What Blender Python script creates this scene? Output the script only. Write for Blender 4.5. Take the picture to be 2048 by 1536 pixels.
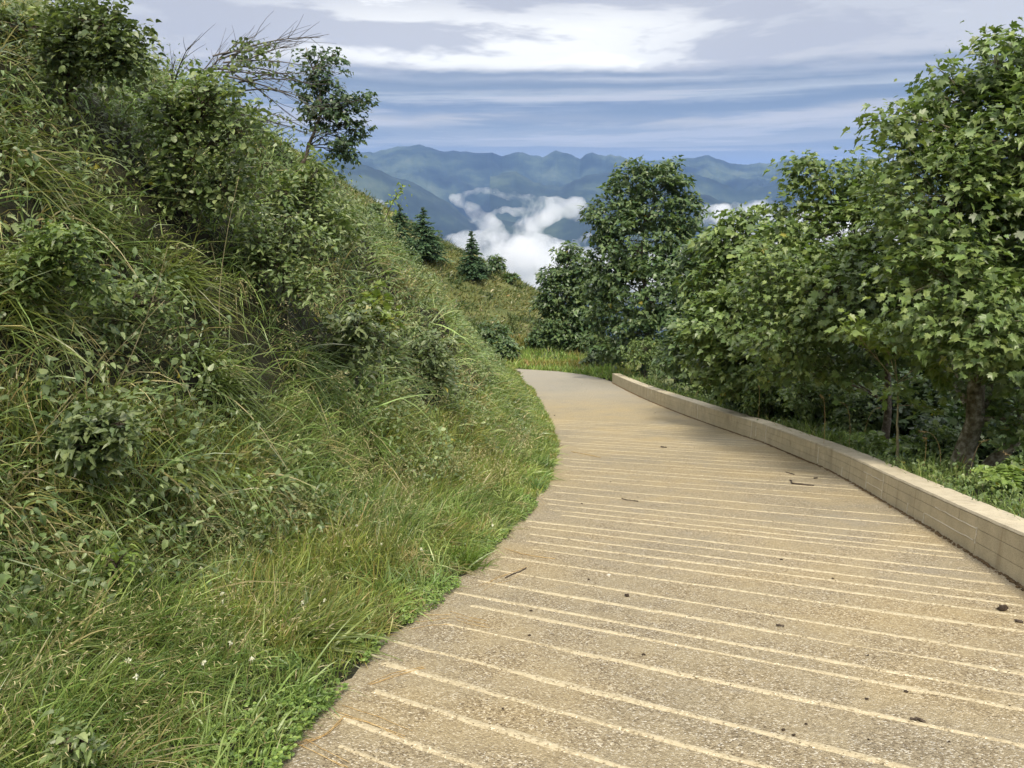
import bpy, math
import numpy as np
from mathutils import Vector, Matrix

for o in list(bpy.data.objects):
    bpy.data.objects.remove(o)
SC = bpy.context.scene
COL = SC.collection
rng = np.random.default_rng(11)

# ------------------------------------------------------------------ camera
EYE = np.array([0.0, 0.0, 1.6])
PITCH = math.radians(13.63)
cam = bpy.data.cameras.new('camera')
cam.sensor_width = 36.0
cam.lens = 36.0 * 800 / 1024
cam.clip_start = 0.05
cam.clip_end = 120000
cam_o = bpy.data.objects.new('camera', cam)
COL.objects.link(cam_o)
cam_o.location = EYE
cam_o.rotation_euler = (math.pi / 2 - PITCH, 0, 0)
SC.camera = cam_o

# ------------------------------------------------------------------ light
SUN_EL, SUN_AZ = math.radians(54), math.radians(178)      # azimuth clockwise from +Y
sun_dir = np.array([math.sin(SUN_AZ) * math.cos(SUN_EL), math.cos(SUN_AZ) * math.cos(SUN_EL), math.sin(SUN_EL)])
sd = bpy.data.lights.new('sun', 'SUN')
sd.energy = 3.0
sd.angle = math.radians(11)
sd.color = (1.0, 0.91, 0.74)
so = bpy.data.objects.new('sun', sd)
COL.objects.link(so)
so.rotation_euler = Vector(-sun_dir).to_track_quat('-Z', 'Y').to_euler()

world = bpy.data.worlds.new('World')
SC.world = world
world.use_nodes = True
SC.view_settings.view_transform = 'Standard'
SC.view_settings.look = 'None'
SC.view_settings.exposure = 0.75
SC.view_settings.gamma = 1.0
SC.view_settings.use_curve_mapping = False
SKY_STRENGTH = 0.1


class NT:
    """small node helper"""
    def __init__(self, tree):
        self.t = tree
        self.n = tree.nodes
        self.l = tree.links
        self.n.clear()

    def add(self, kind, **kw):
        nd = self.n.new(kind)
        for k, v in kw.items():
            if k == 'inp':
                for a, b in v.items():
                    self.put(nd.inputs[a], b)
            else:
                setattr(nd, k, v)
        return nd

    def put(self, sock, v):
        if hasattr(v, 'is_output') and v.is_output:
            self.l.new(v, sock)
        else:
            sock.default_value = v

    def math(self, op, a, b=0.0, c=0.0, clamp=False):
        nd = self.n.new('ShaderNodeMath')
        nd.operation = op
        nd.use_clamp = clamp
        for i, v in enumerate((a, b, c)):
            self.put(nd.inputs[i], v)
        return nd.outputs[0]

    def mix(self, f, a, b, blend='MIX'):
        nd = self.n.new('ShaderNodeMix')
        nd.data_type = 'RGBA'
        nd.blend_type = blend
        self.put(nd.inputs[0], f)
        for i, v in ((6, a), (7, b)):
            if isinstance(v, tuple) and len(v) == 3:
                v = (*v, 1)
            self.put(nd.inputs[i], v)
        return nd.outputs[2]

    def noise(self, vec, scale, detail=4, rough=0.55, dist=0.0, lac=2.0):
        nd = self.n.new('ShaderNodeTexNoise')
        if vec is not None:
            self.l.new(vec, nd.inputs['Vector'])
        nd.inputs['Scale'].default_value = scale
        nd.inputs['Detail'].default_value = detail
        nd.inputs['Roughness'].default_value = rough
        nd.inputs['Distortion'].default_value = dist
        nd.inputs['Lacunarity'].default_value = lac
        return nd.outputs['Fac']

    def smooth(self, v, lo, hi, a=0.0, b=1.0):
        nd = self.n.new('ShaderNodeMapRange')
        nd.interpolation_type = 'SMOOTHSTEP'
        self.put(nd.inputs[0], v)
        for i, x in enumerate((lo, hi, a, b)):
            nd.inputs[i + 1].default_value = x
        return nd.outputs[0]

    def ramp(self, v, stops, interp='LINEAR'):
        nd = self.n.new('ShaderNodeValToRGB')
        cr = nd.color_ramp
        cr.interpolation = interp
        while len(cr.elements) > 1:
            cr.elements.remove(cr.elements[-1])
        cr.elements[0].position = stops[0][0]
        cr.elements[0].color = (*stops[0][1], 1)
        for p, c in stops[1:]:
            e = cr.elements.new(p)
            e.color = (*c, 1)
        self.put(nd.inputs[0], v)
        return nd.outputs[0]


# ---- sky: physical sky under a broken deck of layered cloud
def build_sky():
    g = NT(world.node_tree)
    out = g.add('ShaderNodeOutputWorld')
    bg = g.add('ShaderNodeBackground')
    bg.inputs['Strength'].default_value = SKY_STRENGTH
    sky = g.add('ShaderNodeTexSky', sky_type='NISHITA')
    sky.sun_disc = False
    sky.sun_elevation = SUN_EL
    sky.sun_rotation = SUN_AZ
    sky.altitude = 1500
    tc = g.add('ShaderNodeTexCoord').outputs['Generated']
    sep = g.add('ShaderNodeSeparateXYZ', inp={0: tc})
    x, y, z = sep.outputs
    el = g.math('MULTIPLY', g.math('ARCSINE', z), 57.2958)          # degrees
    az = g.math('MULTIPLY', g.math('ARCTAN2', x, y), 57.2958)
    # streak coordinates: long sideways, thin upwards
    cs = g.add('ShaderNodeCombineXYZ', inp={0: g.math('MULTIPLY', az, 0.028), 1: g.math('MULTIPLY', el, 0.62), 2: 5.1}).outputs[0]
    cs2 = g.add('ShaderNodeCombineXYZ', inp={0: g.math('MULTIPLY', az, 0.075), 1: g.math('MULTIPLY', el, 0.34), 2: 2.2}).outputs[0]
    # deck coordinates: flat layer seen in perspective
    zz = g.math('ADD', g.math('MAXIMUM', z, 0.0), 0.10)
    cd = g.add('ShaderNodeCombineXYZ', inp={0: g.math('DIVIDE', x, zz), 1: g.math('DIVIDE', y, zz), 2: 0.4}).outputs[0]
    n1 = g.noise(cs, 1.0, 9, 0.60, 0.30)
    n2 = g.noise(cs2, 1.0, 8, 0.58, 0.25)
    n3 = g.noise(cd, 0.75, 8, 0.58, 0.4)
    wob = g.math('MULTIPLY', g.math('SUBTRACT', g.noise(cs2, 0.8, 7, 0.6), 0.5), 2.6)
    e2 = g.math('ADD', el, wob)
    ef = g.math('DIVIDE', e2, 40.0, clamp=True)
    S = lambda *c: tuple(v * SKYK for v in c)
    SKYK = 0.86 / SKY_STRENGTH
    base = g.ramp(ef, [(0.0, S(.54, .50, .46)), (0.045, S(.52, .49, .47)), (0.075, S(.38, .39, .41)), (0.100, S(.26, .30, .36)), (0.118, S(.45, .44, .44)),
                       (0.130, S(.25, .29, .36)), (0.140, S(.17, .22, .31)), (0.152, S(.39, .42, .46)), (0.168, S(.23, .27, .34)), (0.180, S(.42, .44, .48)),
                       (0.190, S(.24, .28, .35)), (0.202, S(.50, .50, .52)), (0.250, S(.49, .50, .53)), (0.32, S(.47, .48, .52)),
                       (0.45, S(.58, .59, .62)), (0.7, S(.90, .90, .92)), (1.0, S(1.14, 1.14, 1.14))])
    # slate blue streaks low down
    low = g.smooth(el, 8.6, 6.6)
    st = g.math('MULTIPLY', g.smooth(n1, 0.50, 0.58), low)
    c = g.mix(g.math('MULTIPLY', st, 0.65), base, S(.17, .22, .30))
    st2 = g.math('MULTIPLY', g.smooth(n1, 0.47, 0.40), low)
    c = g.mix(g.math('MULTIPLY', st2, 0.6), c, S(.52, .51, .53))
    # thin places in the deck where the light comes through, all round the sky
    brk = g.smooth(g.math('COSINE', g.math('MULTIPLY', g.math('ADD', g.math('ADD', az, 1.0), g.math('MULTIPLY', wob, 3.0)), 0.0873)), -.15, .95)
    band = g.math('MULTIPLY', g.smooth(e2, 7.6, 8.5), g.smooth(e2, 13.5, 9.5))
    c = g.mix(g.math('MULTIPLY', g.math('MULTIPLY', band, brk), .88), c, S(.88, .87, .83))
    hi = g.math('MULTIPLY', g.smooth(el, 6.8, 8.2), g.smooth(el, 34.0, 18.0))
    dk = g.math('MULTIPLY', g.smooth(n2, 0.475, 0.575), hi)
    c = g.mix(g.math('MULTIPLY', dk, 0.85), c, S(.40, .41, .46))
    wh = g.math('MULTIPLY', g.math('MULTIPLY', g.smooth(n2, 0.43, 0.36), hi), g.math('ADD', .15, g.math('MULTIPLY', brk, .75)))
    c = g.mix(wh, c, S(.90, .89, .87))
    up = g.smooth(el, 16.0, 40.0)
    c = g.mix(g.math('MULTIPLY', g.math('MULTIPLY', g.smooth(n3, .46, .60), up), .35), c, S(.62, .63, .67))
    # a little of the clear sky shows through everywhere
    clear = g.math('MULTIPLY', g.smooth(n3, 0.62, 0.72), 0.5)
    c = g.mix(g.math('ADD', 0.04, g.math('MULTIPLY', clear, up)), c, sky.outputs[0])
    # below the horizon: the dim far ground
    c = g.mix(g.smooth(el, -0.5, -4.0), c, S(.16, .22, .30))
    g.l.new(c, bg.inputs['Color'])
    g.l.new(bg.outputs[0], out.inputs['Surface'])


build_sky()
CY = SC.cycles
CY.use_denoising = True
CY.max_bounces = 8
CY.diffuse_bounces = 5
CY.glossy_bounces = 2
CY.transmission_bounces = 4
CY.volume_bounces = 8
CY.transparent_max_bounces = 12
CY.use_adaptive_sampling = True
CY.adaptive_threshold = 0.015
CY.caustics_reflective = False
CY.caustics_refractive = False

# ------------------------------------------------------------------ materials
def new_mat(name):
    m = bpy.data.materials.new(name)
    m.use_nodes = True
    g = NT(m.node_tree)
    out = g.add('ShaderNodeOutputMaterial')
    return m, g, out


def leaf_mat(name, rough=0.55, trans=0.30, vary=0.35, spec=0.35):
    """foliage: colour of each leaf or blade comes from its own attribute"""
    m, g, out = new_mat(name)
    at = g.add('ShaderNodeAttribute', attribute_name='tint')
    col = at.outputs['Color']
    geo = g.add('ShaderNodeNewGeometry')
    n = g.noise(geo.outputs['Position'], 9.0, 3, 0.6)
    col = g.mix(vary, col, g.mix(1.0, col, g.ramp(n, [(0.3, (.45, .5, .4)), (0.7, (1.5, 1.45, 1.3))]), 'MULTIPLY'))
    p = g.add('ShaderNodeBsdfPrincipled', inp={'Base Color': col, 'Roughness': rough, 'Specular IOR Level': spec})
    t = g.add('ShaderNodeBsdfTranslucent', inp={'Color': g.mix(1.0, col, (1.25, 1.3, .6), 'MULTIPLY')})
    mx = g.add('ShaderNodeMixShader', inp={0: trans, 1: p.outputs[0], 2: t.outputs[0]})
    g.l.new(mx.outputs[0], out.inputs['Surface'])
    return m


def flat_leaf_mat(name, c1, c2, trans=0.3):
    """for single leaf objects sharing one mesh: shade differs per object"""
    m, g, out = new_mat(name)
    oi = g.add('ShaderNodeObjectInfo')
    tc = g.add('ShaderNodeTexCoord').outputs['Object']
    col = g.mix(oi.outputs['Random'], c1, c2)
    n = g.noise(tc, 6.0, 3, 0.6)
    col = g.mix(.35, col, g.mix(1.0, col, g.ramp(n, [(0.3, (.6, .6, .5)), (0.7, (1.4, 1.4, 1.25))]), 'MULTIPLY'))
    p = g.add('ShaderNodeBsdfPrincipled', inp={'Base Color': col, 'Roughness': 0.42, 'Specular IOR Level': .55})
    t = g.add('ShaderNodeBsdfTranslucent', inp={'Color': g.mix(1.0, col, (1.25, 1.3, .6), 'MULTIPLY')})
    mx = g.add('ShaderNodeMixShader', inp={0: trans, 1: p.outputs[0], 2: t.outputs[0]})
    g.l.new(mx.outputs[0], out.inputs['Surface'])
    return m


def noise_mat(name, stops, scale=8.0, rough=0.85, bump=0.3, detail=6, bscale=None, coord='Object', nrough=.6, bdist=0.02):
    m, g, out = new_mat(name)
    tc = g.add('ShaderNodeTexCoord').outputs[coord]
    n = g.noise(tc, scale, detail, nrough)
    col = g.ramp(n, stops)
    p = g.add('ShaderNodeBsdfPrincipled', inp={'Base Color': col, 'Roughness': rough, 'Specular IOR Level': .25})
    if bump:
        b = g.add('ShaderNodeBump', inp={'Height': g.noise(tc, bscale or scale * 3, 5, .65), 'Strength': bump, 'Distance': bdist})
        g.l.new(b.outputs[0], p.inputs['Normal'])
    g.l.new(p.outputs[0], out.inputs['Surface'])
    return m


def road_material():
    m, g, out = new_mat('exposed_aggregate_concrete')
    tc = g.add('ShaderNodeNewGeometry').outputs['Position']
    v1 = g.add('ShaderNodeTexVoronoi', inp={'Vector': tc, 'Scale': 125.0, 'Randomness': 1.0})
    v2 = g.add('ShaderNodeTexVoronoi', inp={'Vector': tc, 'Scale': 58.0, 'Randomness': 1.0})
    r1 = g.add('ShaderNodeSeparateColor', inp={0: v1.outputs['Color']}).outputs[0]
    r2 = g.add('ShaderNodeSeparateColor', inp={0: v2.outputs['Color']}).outputs[1]
    stones = g.ramp(r1, [(0.0, (.045, .033, .020)), (.14, (.13, .098, .060)), (.34, (.25, .20, .125)), (.62, (.34, .28, .18)), (.82, (.45, .38, .25)),
                         (.93, (.72, .66, .53)), (1.0, (.85, .81, .71))])
    big = g.ramp(r2, [(0.0, (.12, .09, .055)), (.2, (.26, .205, .125)), (.7, (.35, .29, .185)), (1.0, (.50, .43, .30))])
    cement = (.345, .288, .185)
    fine = g.mix(1.0, g.mix(.35, stones, big), (.86, .86, .88), 'MULTIPLY')
    big_n = g.noise(tc, 0.55, 5, .6)
    mid_n = g.noise(tc, 2.6, 5, .65)
    wear = g.smooth(mid_n, .38, .62)
    # how far the skin has worn off: more so close by where the slope is steepest
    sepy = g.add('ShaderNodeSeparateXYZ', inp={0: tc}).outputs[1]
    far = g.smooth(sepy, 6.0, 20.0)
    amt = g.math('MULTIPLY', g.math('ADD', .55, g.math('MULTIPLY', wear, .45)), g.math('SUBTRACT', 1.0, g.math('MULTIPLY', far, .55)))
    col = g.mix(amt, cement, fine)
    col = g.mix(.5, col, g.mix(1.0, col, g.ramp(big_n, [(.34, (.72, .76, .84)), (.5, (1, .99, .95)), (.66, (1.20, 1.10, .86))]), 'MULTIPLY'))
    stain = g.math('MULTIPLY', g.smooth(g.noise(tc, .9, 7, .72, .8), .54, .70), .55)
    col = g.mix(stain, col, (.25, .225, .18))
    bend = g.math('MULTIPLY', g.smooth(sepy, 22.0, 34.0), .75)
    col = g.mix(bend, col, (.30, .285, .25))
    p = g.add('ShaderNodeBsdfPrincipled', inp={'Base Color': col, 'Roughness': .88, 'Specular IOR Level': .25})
    h = g.math('ADD', g.math('MULTIPLY', v1.outputs['Distance'], -60.0), g.math('MULTIPLY', mid_n, 1.0))
    b = g.add('ShaderNodeBump', inp={'Height': h, 'Strength': .35, 'Distance': .006})
    g.l.new(b.outputs[0], p.inputs['Normal'])
    g.l.new(p.outputs[0], out.inputs['Surface'])
    return m


def wall_material(name, tone):
    m, g, out = new_mat(name)
    tc = g.add('ShaderNodeNewGeometry').outputs['Position']
    n = g.noise(tc, 3.0, 6, .65)
    col = g.ramp(n, [(.3, tuple(v * .80 for v in tone)), (.55, tone), (.75, tuple(v * 1.15 for v in tone))])
    sp = g.noise(tc, 110.0, 3, .6)
    col = g.mix(.5, col, g.mix(1.0, col, g.ramp(sp, [(.32, (.5, .48, .42)), (.48, (1, 1, 1)), (.68, (1.3, 1.3, 1.28))]), 'MULTIPLY'))
    mp = g.add('ShaderNodeMapping', inp={'Vector': tc, 'Scale': (5.5, 5.5, .45)}).outputs[0]
    stn = g.math('MULTIPLY', g.smooth(g.noise(mp, 1.6, 5, .65), .52, .74), .5)
    col = g.mix(stn, col, (.21, .155, .085))
    pit = g.smooth(g.add('ShaderNodeTexVoronoi', inp={'Vector': tc, 'Scale': 26.0}).outputs['Distance'], .10, .05)
    col = g.mix(g.math('MULTIPLY', pit, .5), col, (.14, .11, .07))
    p = g.add('ShaderNodeBsdfPrincipled', inp={'Base Color': col, 'Roughness': .88, 'Specular IOR Level': .25})
    b = g.add('ShaderNodeBump', inp={'Height': g.noise(tc, 60.0, 5, .7), 'Strength': .35, 'Distance': .008})
    g.l.new(b.outputs[0], p.inputs['Normal'])
    g.l.new(p.outputs[0], out.inputs['Surface'])
    return m


M_GRASS = leaf_mat('grass_blades', .38, .28, .3, .5)
M_LEAF = leaf_mat('broad_leaves', .42, .30, .35, .55)
M_NEEDLE = leaf_mat('spruce_needles', .6, .05, .4)
M_SEED = leaf_mat('seed_heads', .7, .25, .2, .2)
M_PETAL = flat_leaf_mat('white_petals', (.75, .75, .68), (.85, .84, .78), .2)
M_BARK = noise_mat('grey_brown_bark', [(.3, (.055, .042, .030)), (.5, (.13, .105, .08)), (.72, (.30, .27, .22))], 14, .9, .8, bscale=22)
M_BARK2 = noise_mat('mossy_bark', [(.3, (.06, .052, .03)), (.46, (.15, .13, .08)), (.58, (.28, .26, .19)), (.72, (.48, .45, .37))], 11, .9, .9, bscale=24)
M_RAW = noise_mat('torn_raw_wood', [(.3, (.30, .15, .06)), (.55, (.48, .27, .12)), (.75, (.62, .42, .22))], 18, .8, .6)
M_TWIG = noise_mat('dark_twig', [(.3, (.035, .026, .020)), (.6, (.09, .070, .055))], 30, .85, .3)
M_DEAD = noise_mat('weathered_dead_wood', [(.3, (.055, .050, .046)), (.6, (.14, .13, .12))], 25, .85, .3)
M_STEM = noise_mat('pale_green_stem', [(.3, (.16, .14, .07)), (.7, (.36, .31, .19))], 25, .7, .1)
M_STRAW = noise_mat('dry_straw', [(.3, (.24, .14, .045)), (.5, (.42, .28, .11)), (.8, (.66, .55, .33))], 20, .6, .1)
M_SOIL = noise_mat('dark_soil', [(.3, (.010, .011, .006)), (.55, (.022, .022, .011)), (.75, (.040, .040, .018))], 3.0, .95, .6, bscale=9)  # soil made near black: shade in the grass gaps is put into its colour
M_HILL = noise_mat('alpine_meadow', [(.28, (.030, .045, .016)), (.45, (.085, .105, .036)), (.60, (.140, .150, .055)), (.75, (.19, .185, .08))], 0.9, .9, .8, detail=9, bscale=2.5, nrough=.68, bdist=.3)
M_DIRT = noise_mat('brown_dirt', [(.3, (.06, .04, .02)), (.6, (.15, .10, .05)), (.8, (.26, .19, .10))], 30, .95, .6)
M_CRUMB = noise_mat('dark_crumb', [(.3, (.018, .013, .010)), (.7, (.065, .045, .030))], 30, .9, .4)
M_STONE = noise_mat('pale_stone', [(.3, (.40, .36, .29)), (.7, (.68, .64, .56))], 20, .8, .3)
M_ROAD = road_material()
def ridge_material():
    m, g, out = new_mat('pale_cement_ridge')
    tc = g.add('ShaderNodeNewGeometry').outputs['Position']
    v = g.add('ShaderNodeTexVoronoi', inp={'Vector': tc, 'Scale': 110.0})
    r = g.add('ShaderNodeSeparateColor', inp={0: v.outputs['Color']}).outputs[0]
    grit = g.ramp(r, [(0.0, (.08, .06, .035)), (.25, (.24, .19, .115)), (.6, (.36, .30, .19)), (.9, (.52, .45, .31)), (1.0, (.72, .66, .52))])
    cream = g.ramp(g.noise(tc, 30, 4, .6), [(.3, (.38, .32, .21)), (.7, (.52, .45, .31))])
    msk = g.smooth(g.noise(tc, 34, 4, .7), .38, .54)
    big = g.smooth(g.noise(tc, 2.3, 4, .6), .34, .58)
    col = g.mix(g.math('MULTIPLY', msk, g.math('ADD', .45, g.math('MULTIPLY', big, .55))), grit, cream)
    p = g.add('ShaderNodeBsdfPrincipled', inp={'Base Color': col, 'Roughness': .9, 'Specular IOR Level': .2})
    b = g.add('ShaderNodeBump', inp={'Height': g.noise(tc, 90, 4, .7), 'Strength': .6, 'Distance': .004})
    g.l.new(b.outputs[0], p.inputs['Normal'])
    g.l.new(p.outputs[0], out.inputs['Surface'])
    return m


M_RIDGE = ridge_material()
M_WALL = wall_material('board_cast_concrete', (.47, .405, .280))
M_WALLTOP = wall_material('rough_concrete_top', (.46, .405, .300))
M_FIN = noise_mat('pale_cement_fin', [(.3, (.50, .46, .36)), (.7, (.72, .67, .55))], 30, .85, .2)

# ------------------------------------------------------------------ mesh helpers
def mesh_obj(name, V, faces, mat, parent=None, tint=None, smooth=False, kind=None):
    """V (n,3); faces: list of integer arrays (m,k); tint (n,3) colour per point"""
    V = np.asarray(V, np.float32)
    me = bpy.data.meshes.new(name)
    fl = [np.asarray(f, np.int32) for f in faces if len(f)]
    loops = np.concatenate([f.ravel() for f in fl])
    tot = np.concatenate([np.full(len(f), f.shape[1], np.int32) for f in fl])
    st = np.concatenate([[0], np.cumsum(tot)[:-1]]).astype(np.int32)
    me.vertices.add(len(V))
    me.vertices.foreach_set('co', V.ravel())
    me.loops.add(len(loops))
    me.loops.foreach_set('vertex_index', loops)
    me.polygons.add(len(tot))
    me.polygons.foreach_set('loop_start', st)
    me.update(calc_edges=True)
    me.polygons.foreach_set('use_smooth', np.full(len(tot), bool(smooth or mat is M_GRASS or mat is M_SEED)))
    if tint is not None:
        a = me.attributes.new('tint', 'FLOAT_COLOR', 'POINT')
        a.data.foreach_set('color', np.concatenate([np.asarray(tint, np.float32), np.ones((len(V), 1), np.float32)], 1).ravel())
    if mat is not None:
        me.materials.append(mat)
    o = bpy.data.objects.new(name, me)
    COL.objects.link(o)
    if parent is not None:
        o.parent = parent
    if kind:
        o['kind'] = kind
    return o


def tag(o, label, cat, group=None):
    o['label'] = label
    o['category'] = cat
    if group:
        o['group'] = group
    return o


def thing(name, label, cat, loc=(0, 0, 0), group=None):
    o = bpy.data.objects.new(name, None)
    o.empty_display_size = .2
    COL.objects.link(o)
    o.location = loc
    return tag(o, label, cat, group)


class Geo:
    """gathers pieces into one mesh"""
    def __init__(self):
        self.V, self.F, self.T, self.n = [], {}, [], 0

    def add(self, V, faces, tint=None):
        V = np.asarray(V, float).reshape(-1, 3)
        for f in faces:
            f = np.asarray(f, np.int64)
            if len(f):
                self.F.setdefault(f.shape[1], []).append(f + self.n)
        self.V.append(V)
        if tint is not None:
            self.T.append(np.broadcast_to(np.asarray(tint, float), (len(V), 3)))
        self.n += len(V)

    def build(self, name, mat, parent=None, loc=None, **kw):
        V = np.concatenate(self.V)
        if loc is not None:
            V = V - np.asarray(loc, float)
        T = np.concatenate(self.T) if self.T else None
        return mesh_obj(name, V, [np.concatenate(f) for f in self.F.values()], mat, parent, T, **kw)


def norm(a):
    return a / np.maximum(np.linalg.norm(a, axis=-1, keepdims=True), 1e-9)


def tube(path, rad, sides=6, cap=True):
    P = np.asarray(path, float)
    rad = np.broadcast_to(np.asarray(rad, float), (len(P),))
    T = norm(np.gradient(P, axis=0))
    ref = np.array([0.31, 0.95, 0.05]) if abs(T[0][2]) > .7 else np.array([0.05, 0.1, 1.0])
    A = norm(np.cross(T, ref))
    B = np.cross(T, A)
    th = np.arange(sides) / sides * 2 * np.pi
    V = P[:, None] + rad[:, None, None] * (np.cos(th)[None, :, None] * A[:, None] + np.sin(th)[None, :, None] * B[:, None])
    n = len(P)
    i, j = np.meshgrid(np.arange(n - 1), np.arange(sides), indexing='ij')
    q = np.stack([i * sides + j, i * sides + (j + 1) % sides, (i + 1) * sides + (j + 1) % sides, (i + 1) * sides + j], -1).reshape(-1, 4)
    F = [q]
    if cap:
        F.append(np.array([[(n - 1) * sides + k for k in range(sides)]]))
    return V.reshape(-1, 3), F


def bezier(a, b, c, n):
    t = np.linspace(0, 1, n)[:, None]
    return (1 - t) ** 2 * np.asarray(a) + 2 * t * (1 - t) * np.asarray(b) + t ** 2 * np.asarray(c)


# value noise
def _h(ix, iy, s):
    v = (ix.astype(np.int64) * 374761393 + iy.astype(np.int64) * 668265263 + s * 1274126177) & 0xffffffff
    v = ((v ^ (v >> 13)) * 1274126177) & 0xffffffff
    return ((v ^ (v >> 16)) & 0xffff) / 65535.0


def vnoise(x, y, s=0):
    ix, iy = np.floor(x), np.floor(y)
    fx, fy = x - ix, y - iy
    fx, fy = fx * fx * (3 - 2 * fx), fy * fy * (3 - 2 * fy)
    a, b, c, d = _h(ix, iy, s), _h(ix + 1, iy, s), _h(ix, iy + 1, s), _h(ix + 1, iy + 1, s)
    return (a * (1 - fx) + b * fx) * (1 - fy) + (c * (1 - fx) + d * fx) * fy


def fbm(x, y, o=4, s=0, g=.5):
    r, a, t = 0, 1.0, 0
    for k in range(o):
        r = r + a * vnoise(x * 2 ** k, y * 2 ** k, s + k)
        t += a
        a *= g
    return r / t - .5


def ridged(x, y, o=5, s=0):
    r, a, t = 0, 1.0, 0
    for k in range(o):
        r = r + a * (1 - np.abs(2 * vnoise(x * 2 ** k, y * 2 ** k, s + k) - 1))
        t += a
        a *= .5
    return r / t


def sstep(x, a, b):
    t = np.clip((x - a) / (b - a), 0, 1)
    return t * t * (3 - 2 * t)


# ------------------------------------------------------------------ the lie of the land
def zr(y):
    y = np.asarray(y, float)
    yy = np.clip(y, -30, 50)
    return -(0.24 * yy - 0.0013 * yy * yy) - 0.11 * np.maximum(y - 50, 0)


LY = [-8, 0, 2.76, 3.24, 4.1, 4.69, 5.33, 6.5, 8.26, 11.1, 13.1, 15.3, 20.6, 31.3, 35, 38, 40, 44]
LX = [-.95, -.98, -.93, -.89, -.75, -.60, -.44, -.19, .2, .59, .78, .94, 1.02, .89, .45, -1.2, -4, -14]
RY = [-8, 0, 3, 5.41, 7.4, 9.4, 10.76, 12.1, 15.8, 21.9, 28, 34.9, 44, 60]
RX = [.3, 2.15, 3.15, 3.8, 4.23, 4.58, 4.82, 5.0, 5.19, 4.95, 4.72, 4.49, 4.3, 4.3]
LF = lambda y: np.interp(y, LY, LX)
RF = lambda y: np.interp(y, RY, RX)


def ground(x, y):
    x = np.asarray(x, float)
    y = np.asarray(y, float)
    z0 = zr(y)
    dl = LF(np.minimum(y, 35)) - x
    dr = x - RF(y)
    # left: gentle verge, steep cut, then the open slope above
    w = np.interp(y, [0, 4, 8, 14, 30], [1.9, 1.7, 1.2, .8, .6]) + .5 * fbm(y * .4, x * 0 + 3.1, 3, 5)
    hc = np.interp(y, [0, 9, 12, 20, 30, 36], [5.0, 4.9, 5.2, 5.1, 4.3, 3.1]) + .8 * fbm(y * .22, x * .1, 3, 9)
    verge = .22 * np.clip(dl, 0, 99)
    kf = np.interp(y, [8, 22, 36], [1.55, 1.10, .82])
    steep = kf * np.maximum(dl - w, 0)
    rise = np.minimum(verge, .22 * w + .22 * np.maximum(dl - w, 0)) + steep
    k = .9
    over = .38 * np.maximum(dl - w - hc / kf, 0)
    top = hc + over
    hl = -k * np.log(np.exp(-np.clip(rise, 0, 40) / k) + np.exp(-np.clip(top, 0, 40) / k)) + k * np.log(1 + np.exp(-np.clip(top, 0, 40) / k))
    hl = np.maximum(hl, 0) + sstep(dl, .3, 2.5) * np.interp(y, [12, 22], [1, .5]) * (1.1 * fbm(x * .8, y * .8, 4, 21) + .25 * fbm(x * 2.6, y * 2.6, 3, 23))
    hl = hl * (1 - sstep(y, 32, 38.5))
    # the hillside farther on
    nat = .60 * np.maximum(7.6 - x, 0) * sstep(y, 46, 62) + 1.6 * fbm(x * .09, y * .09, 4, 31) * sstep(y, 48, 60)
    nat = nat - .0055 * np.maximum(y - 72, 0) ** 2 * 1.0
    left = np.where(dl > 0, hl, 0) + nat * (x < 8)
    # right: bench behind the low wall, then falling away
    wall_on = 1 - sstep(y, 33.5, 36.0)
    bench = .22 * wall_on * sstep(dr, .10, .30)
    fall = -.08 * np.clip(dr - .3, 0, .6) - .36 * np.clip(dr - .9, 0, 10) - .6 * np.maximum(dr - 10.9, 0)
    right = np.where(dr > 0, bench + fall * sstep(y, -20, 0) + sstep(dr, .3, 1.2) * .5 * fbm(x * .7, y * .7, 3, 41), 0)
    z = z0 + left + right
    inside = (dl <= 0) & (dr <= 0) & (y < 43)
    z = np.where(inside, z0 - .06, z)
    z = np.where((y >= 43) & (dl < 4) & (dr <= 0), z + .12 * sstep(y, 43, 45), z)
    r = np.hypot(x, y - 20)
    z = z - .012 * np.maximum(r - 95, 0) ** 2 * .5
    return z


cp, sp_ = math.cos(PITCH), math.sin(PITCH)


def ray(px, py):
    """direction, with unit forward part, through a point of the 2048x1536 photograph"""
    xc, yc = (px / 2 - 512) / 800, (py / 2 - 384) / 800
    f = cp - sp_ * yc
    return np.array([xc / f, 1.0, -(sp_ + cp * yc) / f])


def at(px, py, Y):
    return EYE + ray(px, py) * Y


def on_ground(px, py, y0=1.5, y1=140):
    Y = np.arange(y0, y1, .04)
    P = EYE + ray(px, py)[None] * Y[:, None]
    below = P[:, 2] < ground(P[:, 0], P[:, 1])
    i = int(np.argmax(below)) if below.any() else len(Y) - 1
    return np.array([P[i, 0], P[i, 1], float(ground(P[i, 0], P[i, 1]))])


def on_road(px, py):
    Y = np.arange(1.0, 44, .01)
    P = EYE + ray(px, py)[None] * Y[:, None]
    i = int(np.argmax(P[:, 2] < zr(P[:, 1])))
    return np.array([P[i, 0], P[i, 1], float(zr(P[i, 1]))])


def in_view(P, margin=.12):
    d = P - EYE
    f = d[:, 1] * cp - d[:, 2] * sp_
    u = d[:, 1] * sp_ + d[:, 2] * cp
    return (f > .3) & (np.abs(d[:, 0]) < f * (.64 + margin)) & (np.abs(u) < f * (.48 + margin))


def grid_faces(nu, nv):
    i, j = np.meshgrid(np.arange(nu - 1), np.arange(nv - 1), indexing='ij')
    return np.stack([i * nv + j, (i + 1) * nv + j, (i + 1) * nv + j + 1, i * nv + j + 1], -1).reshape(-1, 4)


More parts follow.
